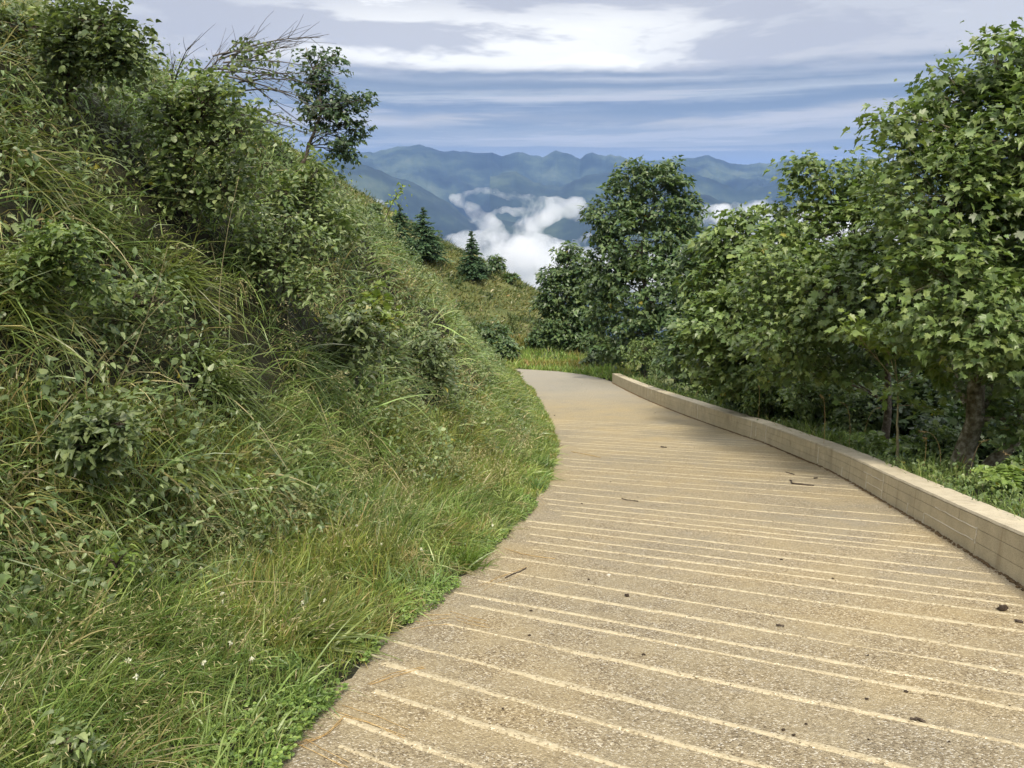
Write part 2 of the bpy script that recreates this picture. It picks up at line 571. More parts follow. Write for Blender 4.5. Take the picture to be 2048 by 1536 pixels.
# ground sheet: fine close to the road, coarse farther off
gy = np.concatenate([np.arange(-12, 0, .5), np.arange(0, 22, .16), np.arange(22, 48, .3), np.arange(48, 100, .6), np.arange(100, 190, 3)])
gx = np.concatenate([np.arange(-90, -20, 3), np.arange(-20, -9, .5), np.arange(-9, 9, .16), np.arange(9, 20, .5), np.arange(20, 100, 3)])
X, Y = np.meshgrid(gx, gy, indexing='ij')
Z = ground(X, Y)
Vg = np.stack([X, Y, Z], -1).reshape(-1, 3)
Fg = grid_faces(len(gx), len(gy))
far = Vg[Fg[:, 0], 1] > 44
gnd = mesh_obj('hillside', Vg, [Fg], M_SOIL, smooth=True, kind='structure')
gnd.data.materials.append(M_HILL)
gnd.data.polygons.foreach_set('material_index', far.astype(np.int32))

# ------------------------------------------------------------------ far land
M_MOUNT = noise_mat('forested_mountain', [(.36, (.008, .014, .016)), (.5, (.024, .038, .034)), (.60, (.060, .082, .056)), (.72, (.11, .125, .085))], .0016, .95, 0, detail=9, nrough=.66, coord='Object')  # forest tones; their strong contrast also paints in the missing slope shading
M_VALLEY = noise_mat('valley_forest', [(.3, (.018, .028, .014)), (.6, (.04, .06, .028))], .004, .95, 0, detail=7)


def polar_sheet(name, az, r, H, mat):
    A, R = np.meshgrid(np.radians(az), r, indexing='ij')
    V = np.stack([np.sin(A) * R, np.cos(A) * R, H], -1).reshape(-1, 3)
    return mesh_obj(name, V, [grid_faces(len(az), len(r))], mat, smooth=True, kind='structure')


def crest_from(points):
    """(pixel x, pixel y) of a skyline -> azimuth in degrees and slope"""
    a, s = [], []
    for px, py in points:
        d = ray(px, py)
        a.append(math.degrees(math.atan2(d[0], 1)))
        s.append(d[2] / math.hypot(d[0], 1))
    return np.array(a), np.array(s)


# valley floor reaching out to the horizon
az = np.linspace(-180, 180, 181)
rr = np.array([60, 120, 200, 320, 500, 800, 1200, 1800, 2600, 4000, 6500, 9500, 14000])
A, R = np.meshgrid(np.radians(az), rr, indexing='ij')
H = np.interp(R, [60, 120, 200, 500, 1200, 2600, 5000, 14000], [-75, -90, -115, -260, -520, -780, -800, -820])
H = H + 60 * fbm(np.sin(A) * R / 500, np.cos(A) * R / 500, 4, 77) * np.clip(R / 1500, 0, 1)
polar_sheet('valley', az, rr, H, M_VALLEY)


def mountain(name, pts, Rc, depth, foot, seed, spur=1.0, da=.12, nr=46, back=2200):
    a0, s0 = crest_from(pts)
    az = np.arange(a0.min(), a0.max() + 1e-6, da)
    crest = np.interp(az, a0, s0) * Rc
    crest = crest + Rc * .0020 * fbm(az * 1.6, az * 0 + seed, 5, seed) + Rc * .0042 * (ridged(az * .85, az * 0 + seed, 5, seed + 5) - .6)
    t = np.concatenate([np.linspace(0, 1, nr), 1 + np.linspace(.12, 1, 6)])
    r = np.where(t <= 1, Rc - depth * (1 - t), Rc + back * (t - 1))
    A, R = np.meshgrid(az, r, indexing='ij')
    T = np.minimum(t, 1)[None]
    fall = np.where(t > 1, (t - 1), 0)[None]
    x, y = np.sin(np.radians(A)) * R, np.cos(np.radians(A)) * R
    base = foot + (crest[:, None] - foot) * (T ** 1.15)
    w = 4 * T * (1 - T) * .9 + .06 * (1 - T)
    rd = ridged(x / 900 + fbm(x / 700, y / 700, 3, seed + 9) * .8, y / 1900, 5, seed) - .55
    H = base + w * spur * 620 * rd - fall * 900 + (T < 1) * 40 * fbm(x / 160, y / 160, 4, seed + 3) * w
    # nothing on the near face may overtop the skyline as seen from the road
    lim = (crest[:, None] - 1.6) / Rc * R + 1.6 - 12
    H = np.where(t[None] < .97, np.minimum(H, lim), H)
    return polar_sheet(name, az, r, H, M_MOUNT)


mountain('mountain_range', [(-900, 330), (-500, 300), (0, 320), (300, 312), (500, 306), (640, 303), (700, 300), (745, 306), (775, 297), (795, 292), (820, 293), (840, 289), (880, 301),
                            (930, 303), (985, 306), (1003, 314), (1025, 307), (1045, 304), (1062, 308), (1085, 313), (1098, 305), (1112, 299), (1135, 308), (1160, 316),
                            (1172, 308), (1185, 304), (1210, 310), (1225, 309), (1240, 314), (1270, 320), (1330, 319), (1375, 316), (1395, 313), (1418, 310), (1440, 320), (1452, 325),
                            (1470, 328), (1490, 330), (1520, 323), (1545, 329), (1580, 318), (1650, 322), (1740, 315), (1790, 329), (1850, 326), (2048, 334), (2500, 310), (3200, 330)],
         9000, 4200, -800, 3, 1.0, da=.045, nr=64)
mountain('mountain_spur', [(-300, 300), (100, 318), (400, 322), (600, 318), (690, 324), (740, 334), (842, 372), (905, 411), (955, 452), (990, 500), (1010, 560)],
         5600, 2200, -800, 15, .55, nr=30, back=1200)
mountain('mountain_spur', [(955, 470), (1000, 440), (1053, 446), (1075, 434), (1100, 420), (1160, 404), (1230, 385), (1330, 372), (1400, 385), (1500, 420), (1640, 400), (1800, 380), (2100, 372), (2600, 380)],
         5000, 1800, -800, 27, .55, nr=30, back=1200)
mountain('mountain_spur', [(980, 352), (1030, 341), (1069, 366), (1120, 372), (1180, 350), (1260, 340), (1320, 334), (1378, 344), (1430, 362), (1473, 381), (1540, 372), (1620, 352), (1720, 345), (1900, 352), (2300, 340)],
         6800, 2200, -800, 39, .7, nr=34, back=1400)

# ---- haze
M_HAZE, g_, out_ = new_mat('blue_haze')
pv = g_.add('ShaderNodeVolumePrincipled')
pv.inputs['Color'].default_value = (.25, .44, .86, 1)
pv.inputs['Density'].default_value = .60e-4
pv.inputs['Anisotropy'].default_value = 0.0
g_.l.new(pv.outputs[0], out_.inputs['Volume'])
bx = np.array([(x, y, z) for x in (-42000, 42000) for y in (-42000, 42000) for z in (-1100, 620)], float)
hz = mesh_obj('haze', bx, [np.array([[0, 1, 3, 2], [4, 6, 7, 5], [0, 4, 5, 1], [2, 3, 7, 6], [0, 2, 6, 4], [1, 5, 7, 3]])], M_HAZE, kind='stuff')

# ---- cloud lying in the valley: lumpy banks of real vapour
def ico(sub):
    t = (1 + 5 ** .5) / 2
    V = norm(np.array([(-1, t, 0), (1, t, 0), (-1, -t, 0), (1, -t, 0), (0, -1, t), (0, 1, t), (0, -1, -t), (0, 1, -t), (t, 0, -1), (t, 0, 1), (-t, 0, -1), (-t, 0, 1)], float))
    F = np.array([(0, 11, 5), (0, 5, 1), (0, 1, 7), (0, 7, 10), (0, 10, 11), (1, 5, 9), (5, 11, 4), (11, 10, 2), (10, 7, 6), (7, 1, 8), (3, 9, 4), (3, 4, 2), (3, 2, 6), (3, 6, 8), (3, 8, 9), (4, 9, 5), (2, 4, 11), (6, 2, 10), (8, 6, 7), (9, 8, 1)])
    for _ in range(sub):
        e, nF, V = {}, [], list(V)
        def mid(a, b):
            k = (min(a, b), max(a, b))
            if k not in e:
                V.append(norm((V[a] + V[b]) / 2))
                e[k] = len(V) - 1
            return e[k]
        for a, b, c in F:
            x, y, z = mid(a, b), mid(b, c), mid(c, a)
            nF += [(a, x, z), (b, y, x), (c, z, y), (x, y, z)]
        F, V = np.array(nF), np.array(V)
    return np.array(V), F


ICO1, ICO2 = ico(1), ico(2)
M_CLOUD, g_, out_ = new_mat('valley_cloud')
tcn = g_.add('ShaderNodeNewGeometry').outputs['Position']
nz = g_.noise(tcn, 1 / 120.0, 8, .66, .5)
dens = g_.smooth(nz, .40, .62, 0.0, .013)
pv = g_.add('ShaderNodeVolumePrincipled')
pv.inputs['Color'].default_value = (.995, .995, .995, 1)
g_.l.new(dens, pv.inputs['Density'])
pv.inputs['Anisotropy'].default_value = 0.0
g_.l.new(pv.outputs[0], out_.inputs['Volume'])


def cloud(name, blobs, Y, label, vox=16):
    gq = Geo()
    for px, py, r in blobs:
        c = at(px, py, Y)
        R_ = r / 1600 * Y
        c = c + np.array([0, rng.uniform(-.6, .6) * R_, 0])
        V = ICO2[0] * np.array([1.05, 1.4, .9]) * R_
        gq.add(V + c, [ICO2[1]])
    o = gq.build(name, M_CLOUD, smooth=True, kind='stuff')
    rm = o.modifiers.new('remesh', 'REMESH')
    rm.mode = 'VOXEL'
    rm.voxel_size = vox
    tx = bpy.data.textures.new('cloud_lumps', 'CLOUDS')
    tx.noise_scale = vox * 4.0
    tx.noise_depth = 3
    dm = o.modifiers.new('lumps', 'DISPLACE')
    dm.texture = tx
    dm.texture_coords = 'GLOBAL'
    dm.strength = vox * 2.6
    dm.mid_level = .55
    o['label'] = label
    return o


arm = []
def line_blobs(pts, n, j=2.5):
    P = np.array(pts, float)
    s = np.linspace(0, len(P) - 1, n)
    return [tuple(np.array([np.interp(v, range(len(P)), P[:, k]) for k in range(3)]) * [1, 1, rng.uniform(.8, 1.2)] + np.array([rng.normal(0, j), rng.normal(0, j), 0])) for v in s]
arm += line_blobs([(1005, 478, 26), (980, 455, 20), (958, 432, 17), (935, 412, 13), (912, 398, 9), (903, 394, 5)], 22)
arm += line_blobs([(906, 396, 5), (935, 385, 6), (970, 381, 7), (1010, 388, 9), (1045, 398, 10), (1080, 404, 12), (1120, 405, 14), (1160, 404, 14)], 34)
arm += line_blobs([(1040, 474, 26), (1062, 452, 20), (1090, 432, 19), (1120, 416, 18), (1150, 408, 16), (1166, 412, 11)], 22)
arm += line_blobs([(985, 424, 4), (1010, 421, 8), (1040, 424, 10), (1070, 416, 12)], 12)
arm += line_blobs([(1130, 420, 14), (1145, 432, 12), (1160, 436, 8)], 6)
arm += line_blobs([(898, 482, 14), (930, 486, 26), (960, 490, 34), (1010, 500, 42), (1060, 520, 56), (1100, 540, 60), (1040, 560, 60)], 24)
arm += line_blobs([(1080, 480, 22), (1110, 500, 24), (1140, 498, 14), (1165, 484, 10), (1180, 472, 6)], 12)
arm += line_blobs([(1150, 520, 30), (1200, 530, 34)], 5)
cloud('cloud', arm, 3600, 'white V shaped cloud bank rising from the valley', 9)
side = line_blobs([(1420, 430, 26), (1480, 430, 30), (1540, 425, 26), (1620, 450, 40), (1760, 470, 50), (1900, 480, 60), (2050, 480, 60)], 20)
side += line_blobs([(1200, 560, 50), (1340, 560, 70), (1500, 540, 80), (1700, 570, 90), (1950, 600, 100)], 18)
cloud('cloud', side, 3900, 'white cloud seen through the gaps between the trees', 16)
cloud('cloud', line_blobs([(735, 408, 6), (755, 402, 9), (768, 410, 7)], 5), 3300, 'tiny white cloud puff beyond the left slope', 5)

# ------------------------------------------------------------------ road with its raised cross ribs
ys = np.concatenate([np.arange(-8, 12, .2), np.arange(12, 34.6, .5)])
rl = [(float(LF(y)) - .40, y) for y in ys] + [(.20, 35.4), (-.25, 36.1), (-.9, 36.9), (-2.2, 37.8), (-5, 38.6), (-12, 39.8)]
rrr = [(float(RF(y)) + .06, y) for y in ys] + [(4.50, 35.6), (4.15, 37.5), (3.55, 39.2), (2.4, 41.0), (.43, 42.4), (-8, 43.6)]
rl, rrr = np.array(rl), np.array(rrr)
rl[:len(ys), 0] += .10 * fbm(ys * 1.3, ys * 0, 4, 60)
u = np.linspace(0, 1, 25)
P2 = rl[:, None] * (1 - u)[None, :, None] + rrr[:, None] * u[None, :, None]
zz = zr(P2[..., 1]) + .010 * fbm(P2[..., 0] * 1.2, P2[..., 1] * 1.2, 3, 61) * 1.0
road_z = lambda x, y: zr(y) + .010 * fbm(np.asarray(x, float) * 1.2, np.asarray(y, float) * 1.2, 3, 61)
Vr = np.concatenate([P2, zz[..., None]], -1).reshape(-1, 3)
nr_ = len(rl)
Fr = grid_faces(nr_, 25)[:, ::-1]
# give the slab an edge
lowL = np.concatenate([Vr.reshape(nr_, 25, 3)[:, 0] - [0, 0, .12]])
Vr2 = np.concatenate([Vr, lowL])
ii = np.arange(nr_ - 1)
side = np.stack([ii * 25, (ii + 1) * 25, nr_ * 25 + ii + 1, nr_ * 25 + ii], -1)
road = mesh_obj('road', Vr2, [Fr, side], M_ROAD, smooth=True, kind='structure')

k = 0
y0 = .2
while y0 < 21:
    x0 = float(LF(y0)) + .02 + .35 * rng.random() ** 2
    sl = -(.70 - .012 * min(y0, 20)) + rng.normal(0, .012)
    xs = np.arange(0, 6, .11)
    px_, py_ = x0 + xs, y0 + sl * xs + .020 * fbm(xs * 1.1, xs * 0 + y0, 3, 62) + .03 * np.sin(xs * .5 + y0)
    keep = px_ < RF(py_) - .03
    px_, py_ = px_[keep], py_[keep]
    n = len(px_)
    fade = 1 - .55 * sstep(y0, 7, 17)
    wd = (.015 + .018 * (vnoise(px_ * 2.1, py_ * 0 + y0 * 7, 63)) + .010 * fbm(px_ * 9, py_ * 9, 2, 64)) * (.55 + .45 * fade)
    wear = vnoise(px_ * .75 + 4 * y0, py_ * .4, 65)
    wd = wd * (.35 + .65 * sstep(wear, .04 + .45 * (1 - fade), .28 + .42 * (1 - fade)))
    d = norm(np.stack([np.gradient(px_), np.gradient(py_)], -1))
    nx, ny = -d[:, 1], d[:, 0]
    jl, jr = rng.uniform(.65, 1.3, n), rng.uniform(.65, 1.3, n)
    top = .002 + .004 * np.clip(wd / .04, 0, 1)
    rows = []
    for off, h in ((-1.35 * jl, -.006 + 0 * top), (-.6 * jl, top), (.6 * jr, top), (1.35 * jr, -.006 + 0 * top)):
        xx, yy = px_ + nx * wd * off, py_ + ny * wd * off
        rows.append(np.stack([xx, yy, road_z(xx, yy) + h], -1))
    V = np.stack(rows, 1)
    if n > 3:
        ok = wd > .0085
        F = grid_faces(n, 4).reshape(n - 1, 3, 4)[ok[:-1] | ok[1:]].reshape(-1, 4)
        if len(F):
            mesh_obj('ridge', V.reshape(-1, 3), [F[:, ::-1]], M_RIDGE, road, smooth=True)
    y0 += rng.uniform(.27, .39) if y0 < 9 else rng.uniform(.36, .6)

# ------------------------------------------------------------------ low concrete wall
WT = .34
WH = lambda y: np.interp(y, [-4, 5.4, 7.4, 9.4, 12, 15.8, 21.9, 34.9], [.40, .40, .36, .36, .36, .39, .45, .42])
WY0, WY1 = -1.0, 34.9


def wall_pt(y, out, h):
    """point of the wall: out = metres towards the road from the face"""
    y = np.asarray(y, float)
    dx = (RF(y + .4) - RF(y - .4)) / .8
    nrm = np.stack([-np.ones_like(dx), dx], -1)
    nrm /= np.linalg.norm(nrm, axis=-1, keepdims=True)
    xy = np.stack([RF(y), y], -1) + nrm * np.asarray(out)[..., None]
    return np.concatenate([xy, (zr(y) + h)[..., None]], -1)


def wall_y(px):
    Y = np.arange(3, 35, .01)
    P = wall_pt(Y, 0 * Y, .2 + 0 * Y) - EYE
    f = P[:, 1] * cp - P[:, 2] * sp_
    return float(Y[np.argmin(np.abs(1024 + P[:, 0] / f * 1600 - px))])


wall = thing('concrete_wall', 'long low board cast concrete wall curving along the right side of the road', 'wall', (float(RF(10)), 10, float(zr(10))))
W0 = np.array(wall.location)
yv = np.arange(WY0, WY1 + .01, .15)
yv[-1] = WY1
hh = WH(yv) + .010 * fbm(yv * 2.0, yv * 0, 4, 70) + .008 * fbm(yv * 11, yv * 0, 3, 74)
lip = .004 * fbm(yv * 9, yv * 0, 3, 71)
prof = [wall_pt(yv, 0 * yv - .012, 0 * yv - .12), wall_pt(yv, 0 * yv - .012, hh - .030), wall_pt(yv, .004 + lip, hh - .022), wall_pt(yv, -.006 + lip, hh),
        wall_pt(yv, 0 * yv - .12, hh + .006), wall_pt(yv, 0 * yv - .24, hh + .003), wall_pt(yv, -WT + .012 + lip, hh - .002), wall_pt(yv, -WT + 0 * yv, hh - .02), wall_pt(yv, -WT + 0 * yv, hh - .75)]
V = np.stack(prof, 1)
npf = len(prof)
F = grid_faces(len(yv), npf)
Vc = V.reshape(-1, 3) - W0
core = mesh_obj('coping', Vc, [F, np.array([[(len(yv) - 1) * npf + j for j in range(npf)]])], M_WALLTOP, wall)
# boards of the shuttering, printed on the face one by one
joints = [1296, 1303, 1395, 1503, 1512, 1532, 1637, 1686, 1734, 1766, 1818, 1851, 1953]
jy = sorted(wall_y(p) for p in joints)
rows = {0: [wall_y(p) for p in (1818, 1851, 1734, 1766, 1953, 1532, 1637, 1395)], 1: [wall_y(p) for p in (1734, 1766, 1953, 1503, 1532, 1296)], 2: [wall_y(p) for p in (1766, 1532, 1503, 1303)]}
for r in range(3):
    cuts = sorted(rows[r])
    full = [WY0]
    for c in cuts + [WY1]:
        while c - full[-1] > 2.3:
            full.append(full[-1] + rng.uniform(1.1, 1.9))
        if c - full[-1] > .12:
            full.append(c)
    full[-1] = WY1
    for a, b in zip(full[:-1], full[1:]):
        n = max(2, int((b - a) / .3) + 1)
        y = np.linspace(a + .003, b - .003, n)
        H = WH(y) - .030
        wav0 = .006 * fbm(y * 1.3, y * 0 + r, 2, 72)
        wav1 = .006 * fbm(y * 1.3, y * 0 + r + 1, 2, 72)
        f0, f1 = (0, .35, .69)[r], (.35, .69, 1.0)[r]
        lo = np.where(r == 0, -.10, H * f0 + wav0 + .0022)
        hi = H * f1 + (wav1 - .0022 if r < 2 else 0)
        out = rng.uniform(-.0015, .0015) + .001 * fbm(y * 3, y * 0 + r * 3, 2, 73)
        back = 0 * y - .014
        V = np.stack([wall_pt(y, back, lo), wall_pt(y, out, lo), wall_pt(y, out, hi), wall_pt(y, back, hi)], 1).reshape(-1, 3) - W0
        F = grid_faces(n, 4)
        mesh_obj('cast_panel', V, [F, np.array([[3, 2, 1, 0]]), np.array([[4 * (n - 1) + j for j in range(4)]])], M_WALL, wall)
for px_, f0, f1 in [(1296, .35, 1), (1303, .7, 1), (1395, .1, 1), (1503, .02, 1), (1512, .2, .8), (1532, .02, 1), (1637, .1, .9), (1686, .02, .45), (1734, .02, .69), (1766, .02, .95), (1818, .02, .40), (1851, .02, .35), (1953, .30, .72)]:
    c = wall_y(px_)
    w = rng.uniform(.010, .019)
    t = np.linspace(f0, f1, 7)
    y = c + .004 * rng.normal(size=7)
    h = WH(y) * t * .94
    V = np.stack([wall_pt(y - w, 0 * y - .01, h), wall_pt(y - w * .5, 0 * y + .007, h), wall_pt(y + w * .5, 0 * y + .007, h), wall_pt(y + w, 0 * y - .01, h)], 1).reshape(-1, 3) - W0
    mesh_obj('cement_fin', V, [grid_faces(7, 4)], M_FIN, wall)
for pa, pb, f in [(1727, 1766, .69), (1734, 1766, .35), (1870, 1953, .68), (1851, 1950, .36)]:
    y = np.linspace(wall_y(pa), wall_y(pb), 9)
    h = WH(y) * f - .012 + .003 * rng.normal(size=9)
    V = np.stack([wall_pt(y, 0 * y - .01, h - .006), wall_pt(y, 0 * y + .006, h - .003), wall_pt(y, 0 * y + .006, h + .003), wall_pt(y, 0 * y - .01, h + .006)], 1).reshape(-1, 3) - W0
    mesh_obj('cement_fin', V, [grid_faces(9, 4)], M_FIN, wall)

# dirt gathered along the wall foot
gq = Geo()
for i in range(2600):
    y = rng.uniform(3, 34.8)
    o_ = abs(rng.normal(0, .020)) + .003
    s = rng.uniform(.004, .016) * (1 + .03 * y)
    p = wall_pt(np.array([y]), np.array([o_]), np.array([.0]))[0]
    gq.add(ico(0)[0] * [s, s * 1.3, s * .8] + p, [ico(0)[1]])
gq.build('dirt_line', M_DIRT, kind='stuff')

# ------------------------------------------------------------------ leaves and trees
def half(pts):
    m = [(-x, y) for x, y in pts[::-1] if abs(x) > 1e-6]
    return pts + m


MAPLE = half([(0, 0), (.16, -.07), (.33, -.05), (.24, .10), (.40, .16), (.55, .30), (.36, .36), (.44, .50), (.40, .68), (.22, .56), (.13, .72), (0, 1.0)])
MAPLE6 = half([(0, 0), (.36, .02), (.50, .32), (.24, .42), (.30, .66), (0, 1.0)])
ROUND = half([(0, 0), (.20, .10), (.36, .34), (.38, .58), (.24, .84), (0, 1.0)])
OVAL = half([(0, 0), (.20, .28), (.22, .55), (0, 1.0)])
SERR = half([(0, 0), (.24, .06), (.34, .26), (.26, .40), (.30, .52), (.16, .70), (.14, .82), (0, 1.0)])


def leaf_template(outline, fold=.22, curl=.18, cy=.36):
    P = np.array([(0, cy)] + outline, float)
    z = fold * np.abs(P[:, 0]) - curl * P[:, 1] ** 2
    V = np.stack([P[:, 0], P[:, 1], z], -1)
    n = len(outline)
    F = np.array([(0, 1 + i, 1 + (i + 1) % n) for i in range(n)])
    return V, F


TMPL = {'maple': leaf_template(MAPLE), 'maple6': leaf_template(MAPLE6), 'round': leaf_template(ROUND, .3, .12, .5), 'oval': leaf_template(OVAL, .25, .2, .45), 'serr': leaf_template(SERR, .25, .2)}


def leaf_batch(tmpl, P, A, N, S):
    """template placed at P, midrib along A, facing N, scale S"""
    T, F = TMPL[tmpl]
    A = norm(A)
    X_ = norm(np.cross(A, N))
    N = np.cross(X_, A)
    B = np.stack([X_, A, N], 1)
    K = np.stack([rng.uniform(.72, 1.18, len(P)), rng.uniform(.85, 1.12, len(P)), rng.uniform(-.8, 3.4, len(P))], -1)
    V = P[:, None] + S[:, None, None] * np.einsum('nij,njk->nik', T[None] * K[:, None], B)
    m = len(T)
    Fa = (F[None] + (np.arange(len(P)) * m)[:, None, None]).reshape(-1, 3)
    return V.reshape(-1, 3), Fa, m


GREENS = {
    'maple': [(.088, .140, .044), (.130, .190, .058), (.195, .250, .085), (.100, .152, .052)],
    'far_maple': [(.055, .100, .044), (.085, .138, .054), (.130, .180, .070)],
    'shade': [(.045, .080, .032), (.065, .110, .040), (.085, .130, .045)],  # darker greens: shade under the trees is put into the leaf colour
    'alder': [(.110, .160, .062), (.160, .215, .085), (.215, .260, .115), (.085, .132, .050)],
    'dark': [(.075, .112, .050), (.110, .150, .066), (.155, .190, .092)],
    'rowan': [(.045, .085, .046), (.065, .110, .056), (.095, .140, .070)],
    'yellow': [(.22, .24, .05), (.28, .29, .06), (.16, .20, .05)],
    'lime': [(.17, .25, .06), (.21, .28, .07), (.13, .20, .05)],
}
LEAF_MESH = {}


def leaf_mesh(tmpl, which):
    k = (tmpl, which)
    if k not in LEAF_MESH:
        V, F = TMPL[tmpl]
        me = bpy.data.meshes.new('leaf')
        me.from_pydata([tuple(v) for v in V], [], [tuple(map(int, f)) for f in F])
        me.materials.append(LEAFMATS[which])
        LEAF_MESH[k] = me
    return LEAF_MESH[k]


LEAFMATS = {'maple': flat_leaf_mat('maple_leaf', (.095, .150, .048), (.215, .270, .095)),
            'alder': flat_leaf_mat('round_leaf', (.105, .155, .060), (.215, .260, .115)),
            'yellow': flat_leaf_mat('yellow_leaf', (.28, .28, .06), (.36, .34, .08)),
            'lime': flat_leaf_mat('lime_leaf', (.14, .21, .05), (.21, .27, .07)),
            'dry': flat_leaf_mat('dry_leaf', (.30, .16, .06), (.42, .28, .12), .1)}


def palette(key, n, yellow=0.004):
    pal = np.array(GREENS[key])
    i = rng.integers(0, len(pal), n)
    j = rng.integers(0, len(pal), n)
    t = rng.random((n, 1))
    c = pal[i] * (1 - t) + pal[j] * t
    c = c * rng.uniform(.86, 1.38, (n, 1))
    y = rng.random(n) < yellow
    c[y] = np.array([.38, .34, .06]) * rng.uniform(.7, 1.1, (y.sum(), 1))
    return c


def woody(name, label, cat, base, trunk, r0, blobs, ncl, nlf, size, tmpl='maple', pal='maple', group=None, indiv=0, imat='maple', spray=.34, flat=.75,
          bark=M_BARK, twig=M_TWIG, shell=(.55, 1.06), limb=.38, droop=.25, crown='crown', yellow=.002, tw_r=.006, limb_from=(.25, .92), stems=1):
    base = np.asarray(base, float)
    root = thing(name, label, cat, tuple(base), group)
    T = np.asarray(trunk, float)
    # trunk
    n = 14
    tt = np.linspace(0, len(T) - 1, n)
    path = np.stack([np.interp(tt, range(len(T)), T[:, k]) for k in range(3)], -1)
    path[1:-1] += rng.normal(0, r0 * .35, (n - 2, 3)) * [1, 1, .3]
    path[0] -= [0, 0, .15]
    rad = r0 * (1 - .82 * np.linspace(0, 1, n) ** .9)
    rad[0] *= 1.35
    rad[1] *= 1.1
    V, F = tube(path, rad, 9 if r0 > .05 else 6)
    gq = Geo()
    gq.add(V, F)
    gq.build('trunk', bark, root, base, smooth=True)
    LP, LA, LN, LC = [], [], [], []
    tot = sum(b[1] ** 2 for b in blobs)
    for c, r in blobs:
        c = np.asarray(c, float)
        want = np.clip((c[2] - .7 * r - path[0, 2]) / max(path[-1, 2] - path[0, 2], .1), *limb_from)
        i0 = int(want * (n - 1))
        s = path[i0]
        L = np.linalg.norm(c - s)
        mid = (s + c) / 2 + np.array([0, 0, .12 * L]) + rng.normal(0, .06 * L, 3)
        br = bezier(s, mid, c + rng.normal(0, .1 * r, 3), 9)
        r1 = max(rad[i0] * limb, .006)
        gb = Geo()
        gb.add(*tube(br, np.linspace(r1, max(r1 * .25, .004), 9), 6))
        k = max(3, int(ncl * r * r / tot))
        d = norm(rng.normal(size=(k, 3)))
        rr_ = r * rng.uniform(*shell, (k, 1))
        cl = c + d * rr_ * np.array([1, 1, .92])
        # uneven outline: push whole sectors in and out
        bump = 1 + .42 * fbm(d[:, 0] * 2.2 + c[0], d[:, 2] * 2.2 + d[:, 1] * 1.7 + c[1], 3, 80)
        cl = c + (cl - c) * bump[:, None]
        for q in range(k):
            a = br[rng.integers(3, 9)]
            m2 = (a + cl[q]) / 2 + rng.normal(0, .08 * r, 3)
            if rng.random() < .75:
                gb.add(*tube(bezier(a, m2, cl[q], 4), np.linspace(tw_r, tw_r * .35, 4), 3, cap=False))
        gb.build('branch', twig if r0 < .05 else bark, root, base, smooth=True)
        m = rng.poisson(nlf, k) + 1
        ci = np.repeat(np.arange(k), m)
        N_ = len(ci)
        out = norm(cl[ci] - c + np.array([0, 0, .25 * r]))
        ph = rng.uniform(0, 2 * np.pi, N_)
        hr = spray * np.sqrt(rng.random(N_)) * rng.uniform(.6, 1.2, N_)
        side = np.stack([np.cos(ph), np.sin(ph), 0 * ph], -1)
        P = cl[ci] + side * hr[:, None] + np.stack([0 * ph, 0 * ph, rng.normal(0, spray * (1 - flat), N_)], -1) - np.array([0, 0, 1]) * (hr ** 2 / spray * .35)[:, None]
        A = norm(side + .5 * out + rng.normal(0, .35, (N_, 3)) - np.array([0, 0, droop + .2]) * rng.uniform(.3, 1.6, (N_, 1)))
        Nn = norm(np.array([0, 0, 1.0]) + .55 * out + rng.normal(0, .42, (N_, 3)))
        LP.append(P); LA.append(A); LN.append(Nn)
        LC.append(palette(pal, N_, yellow) * (rng.uniform(.8, 1.2, (k, 1))[ci]))
    P, A, Nn, C = map(np.concatenate, (LP, LA, LN, LC))
    S = size * rng.uniform(.42, 1.28, len(P))
    sel = np.zeros(len(P), bool)
    if indiv:
        vis = in_view(P, .0)
        dist = np.linalg.norm(P - EYE, axis=1)
        score = .5 * S / dist + np.where(vis, 0, -9) + rng.normal(0, .0012, len(P))
        sel[np.argsort(-score)[:indiv]] = True
        for i in np.nonzero(sel)[0]:
            a = norm(A[i]); x = norm(np.cross(a, Nn[i])); nn = np.cross(x, a)
            w = imat if rng.random() > yellow * 2 else 'yellow'
            o = bpy.data.objects.new('leaf', leaf_mesh(tmpl, w))
            COL.objects.link(o)
            o.parent = root
            M = Matrix.Identity(4)
            kx, kz = rng.uniform(.75, 1.15), rng.uniform(-.8, 3.2)
            for q in range(3):
                M[q][0], M[q][1], M[q][2], M[q][3] = x[q] * S[i] * kx, a[q] * S[i], nn[q] * S[i] * kz, P[i][q] - base[q]
            o.matrix_basis = M
    q = ~sel
    if q.any():
        V, F, m = leaf_batch(tmpl, P[q], A[q], Nn[q], S[q])
        mesh_obj(crown, V - base, [F], M_LEAF, root, np.repeat(C[q], m, 0), kind='stuff')
    return root


def blob(px, py, r, Y, dy=0):
    """crown lobe: photograph position and radius at distance Y"""
    Y = Y + dy
    return (at(px, py, Y), r / 1600 * Y * 1.03)


TG = 'maple trees beyond the low wall'
def gz(p):
    p = np.array(p, float)
    p[2] = float(ground(p[0], p[1]))
    return p

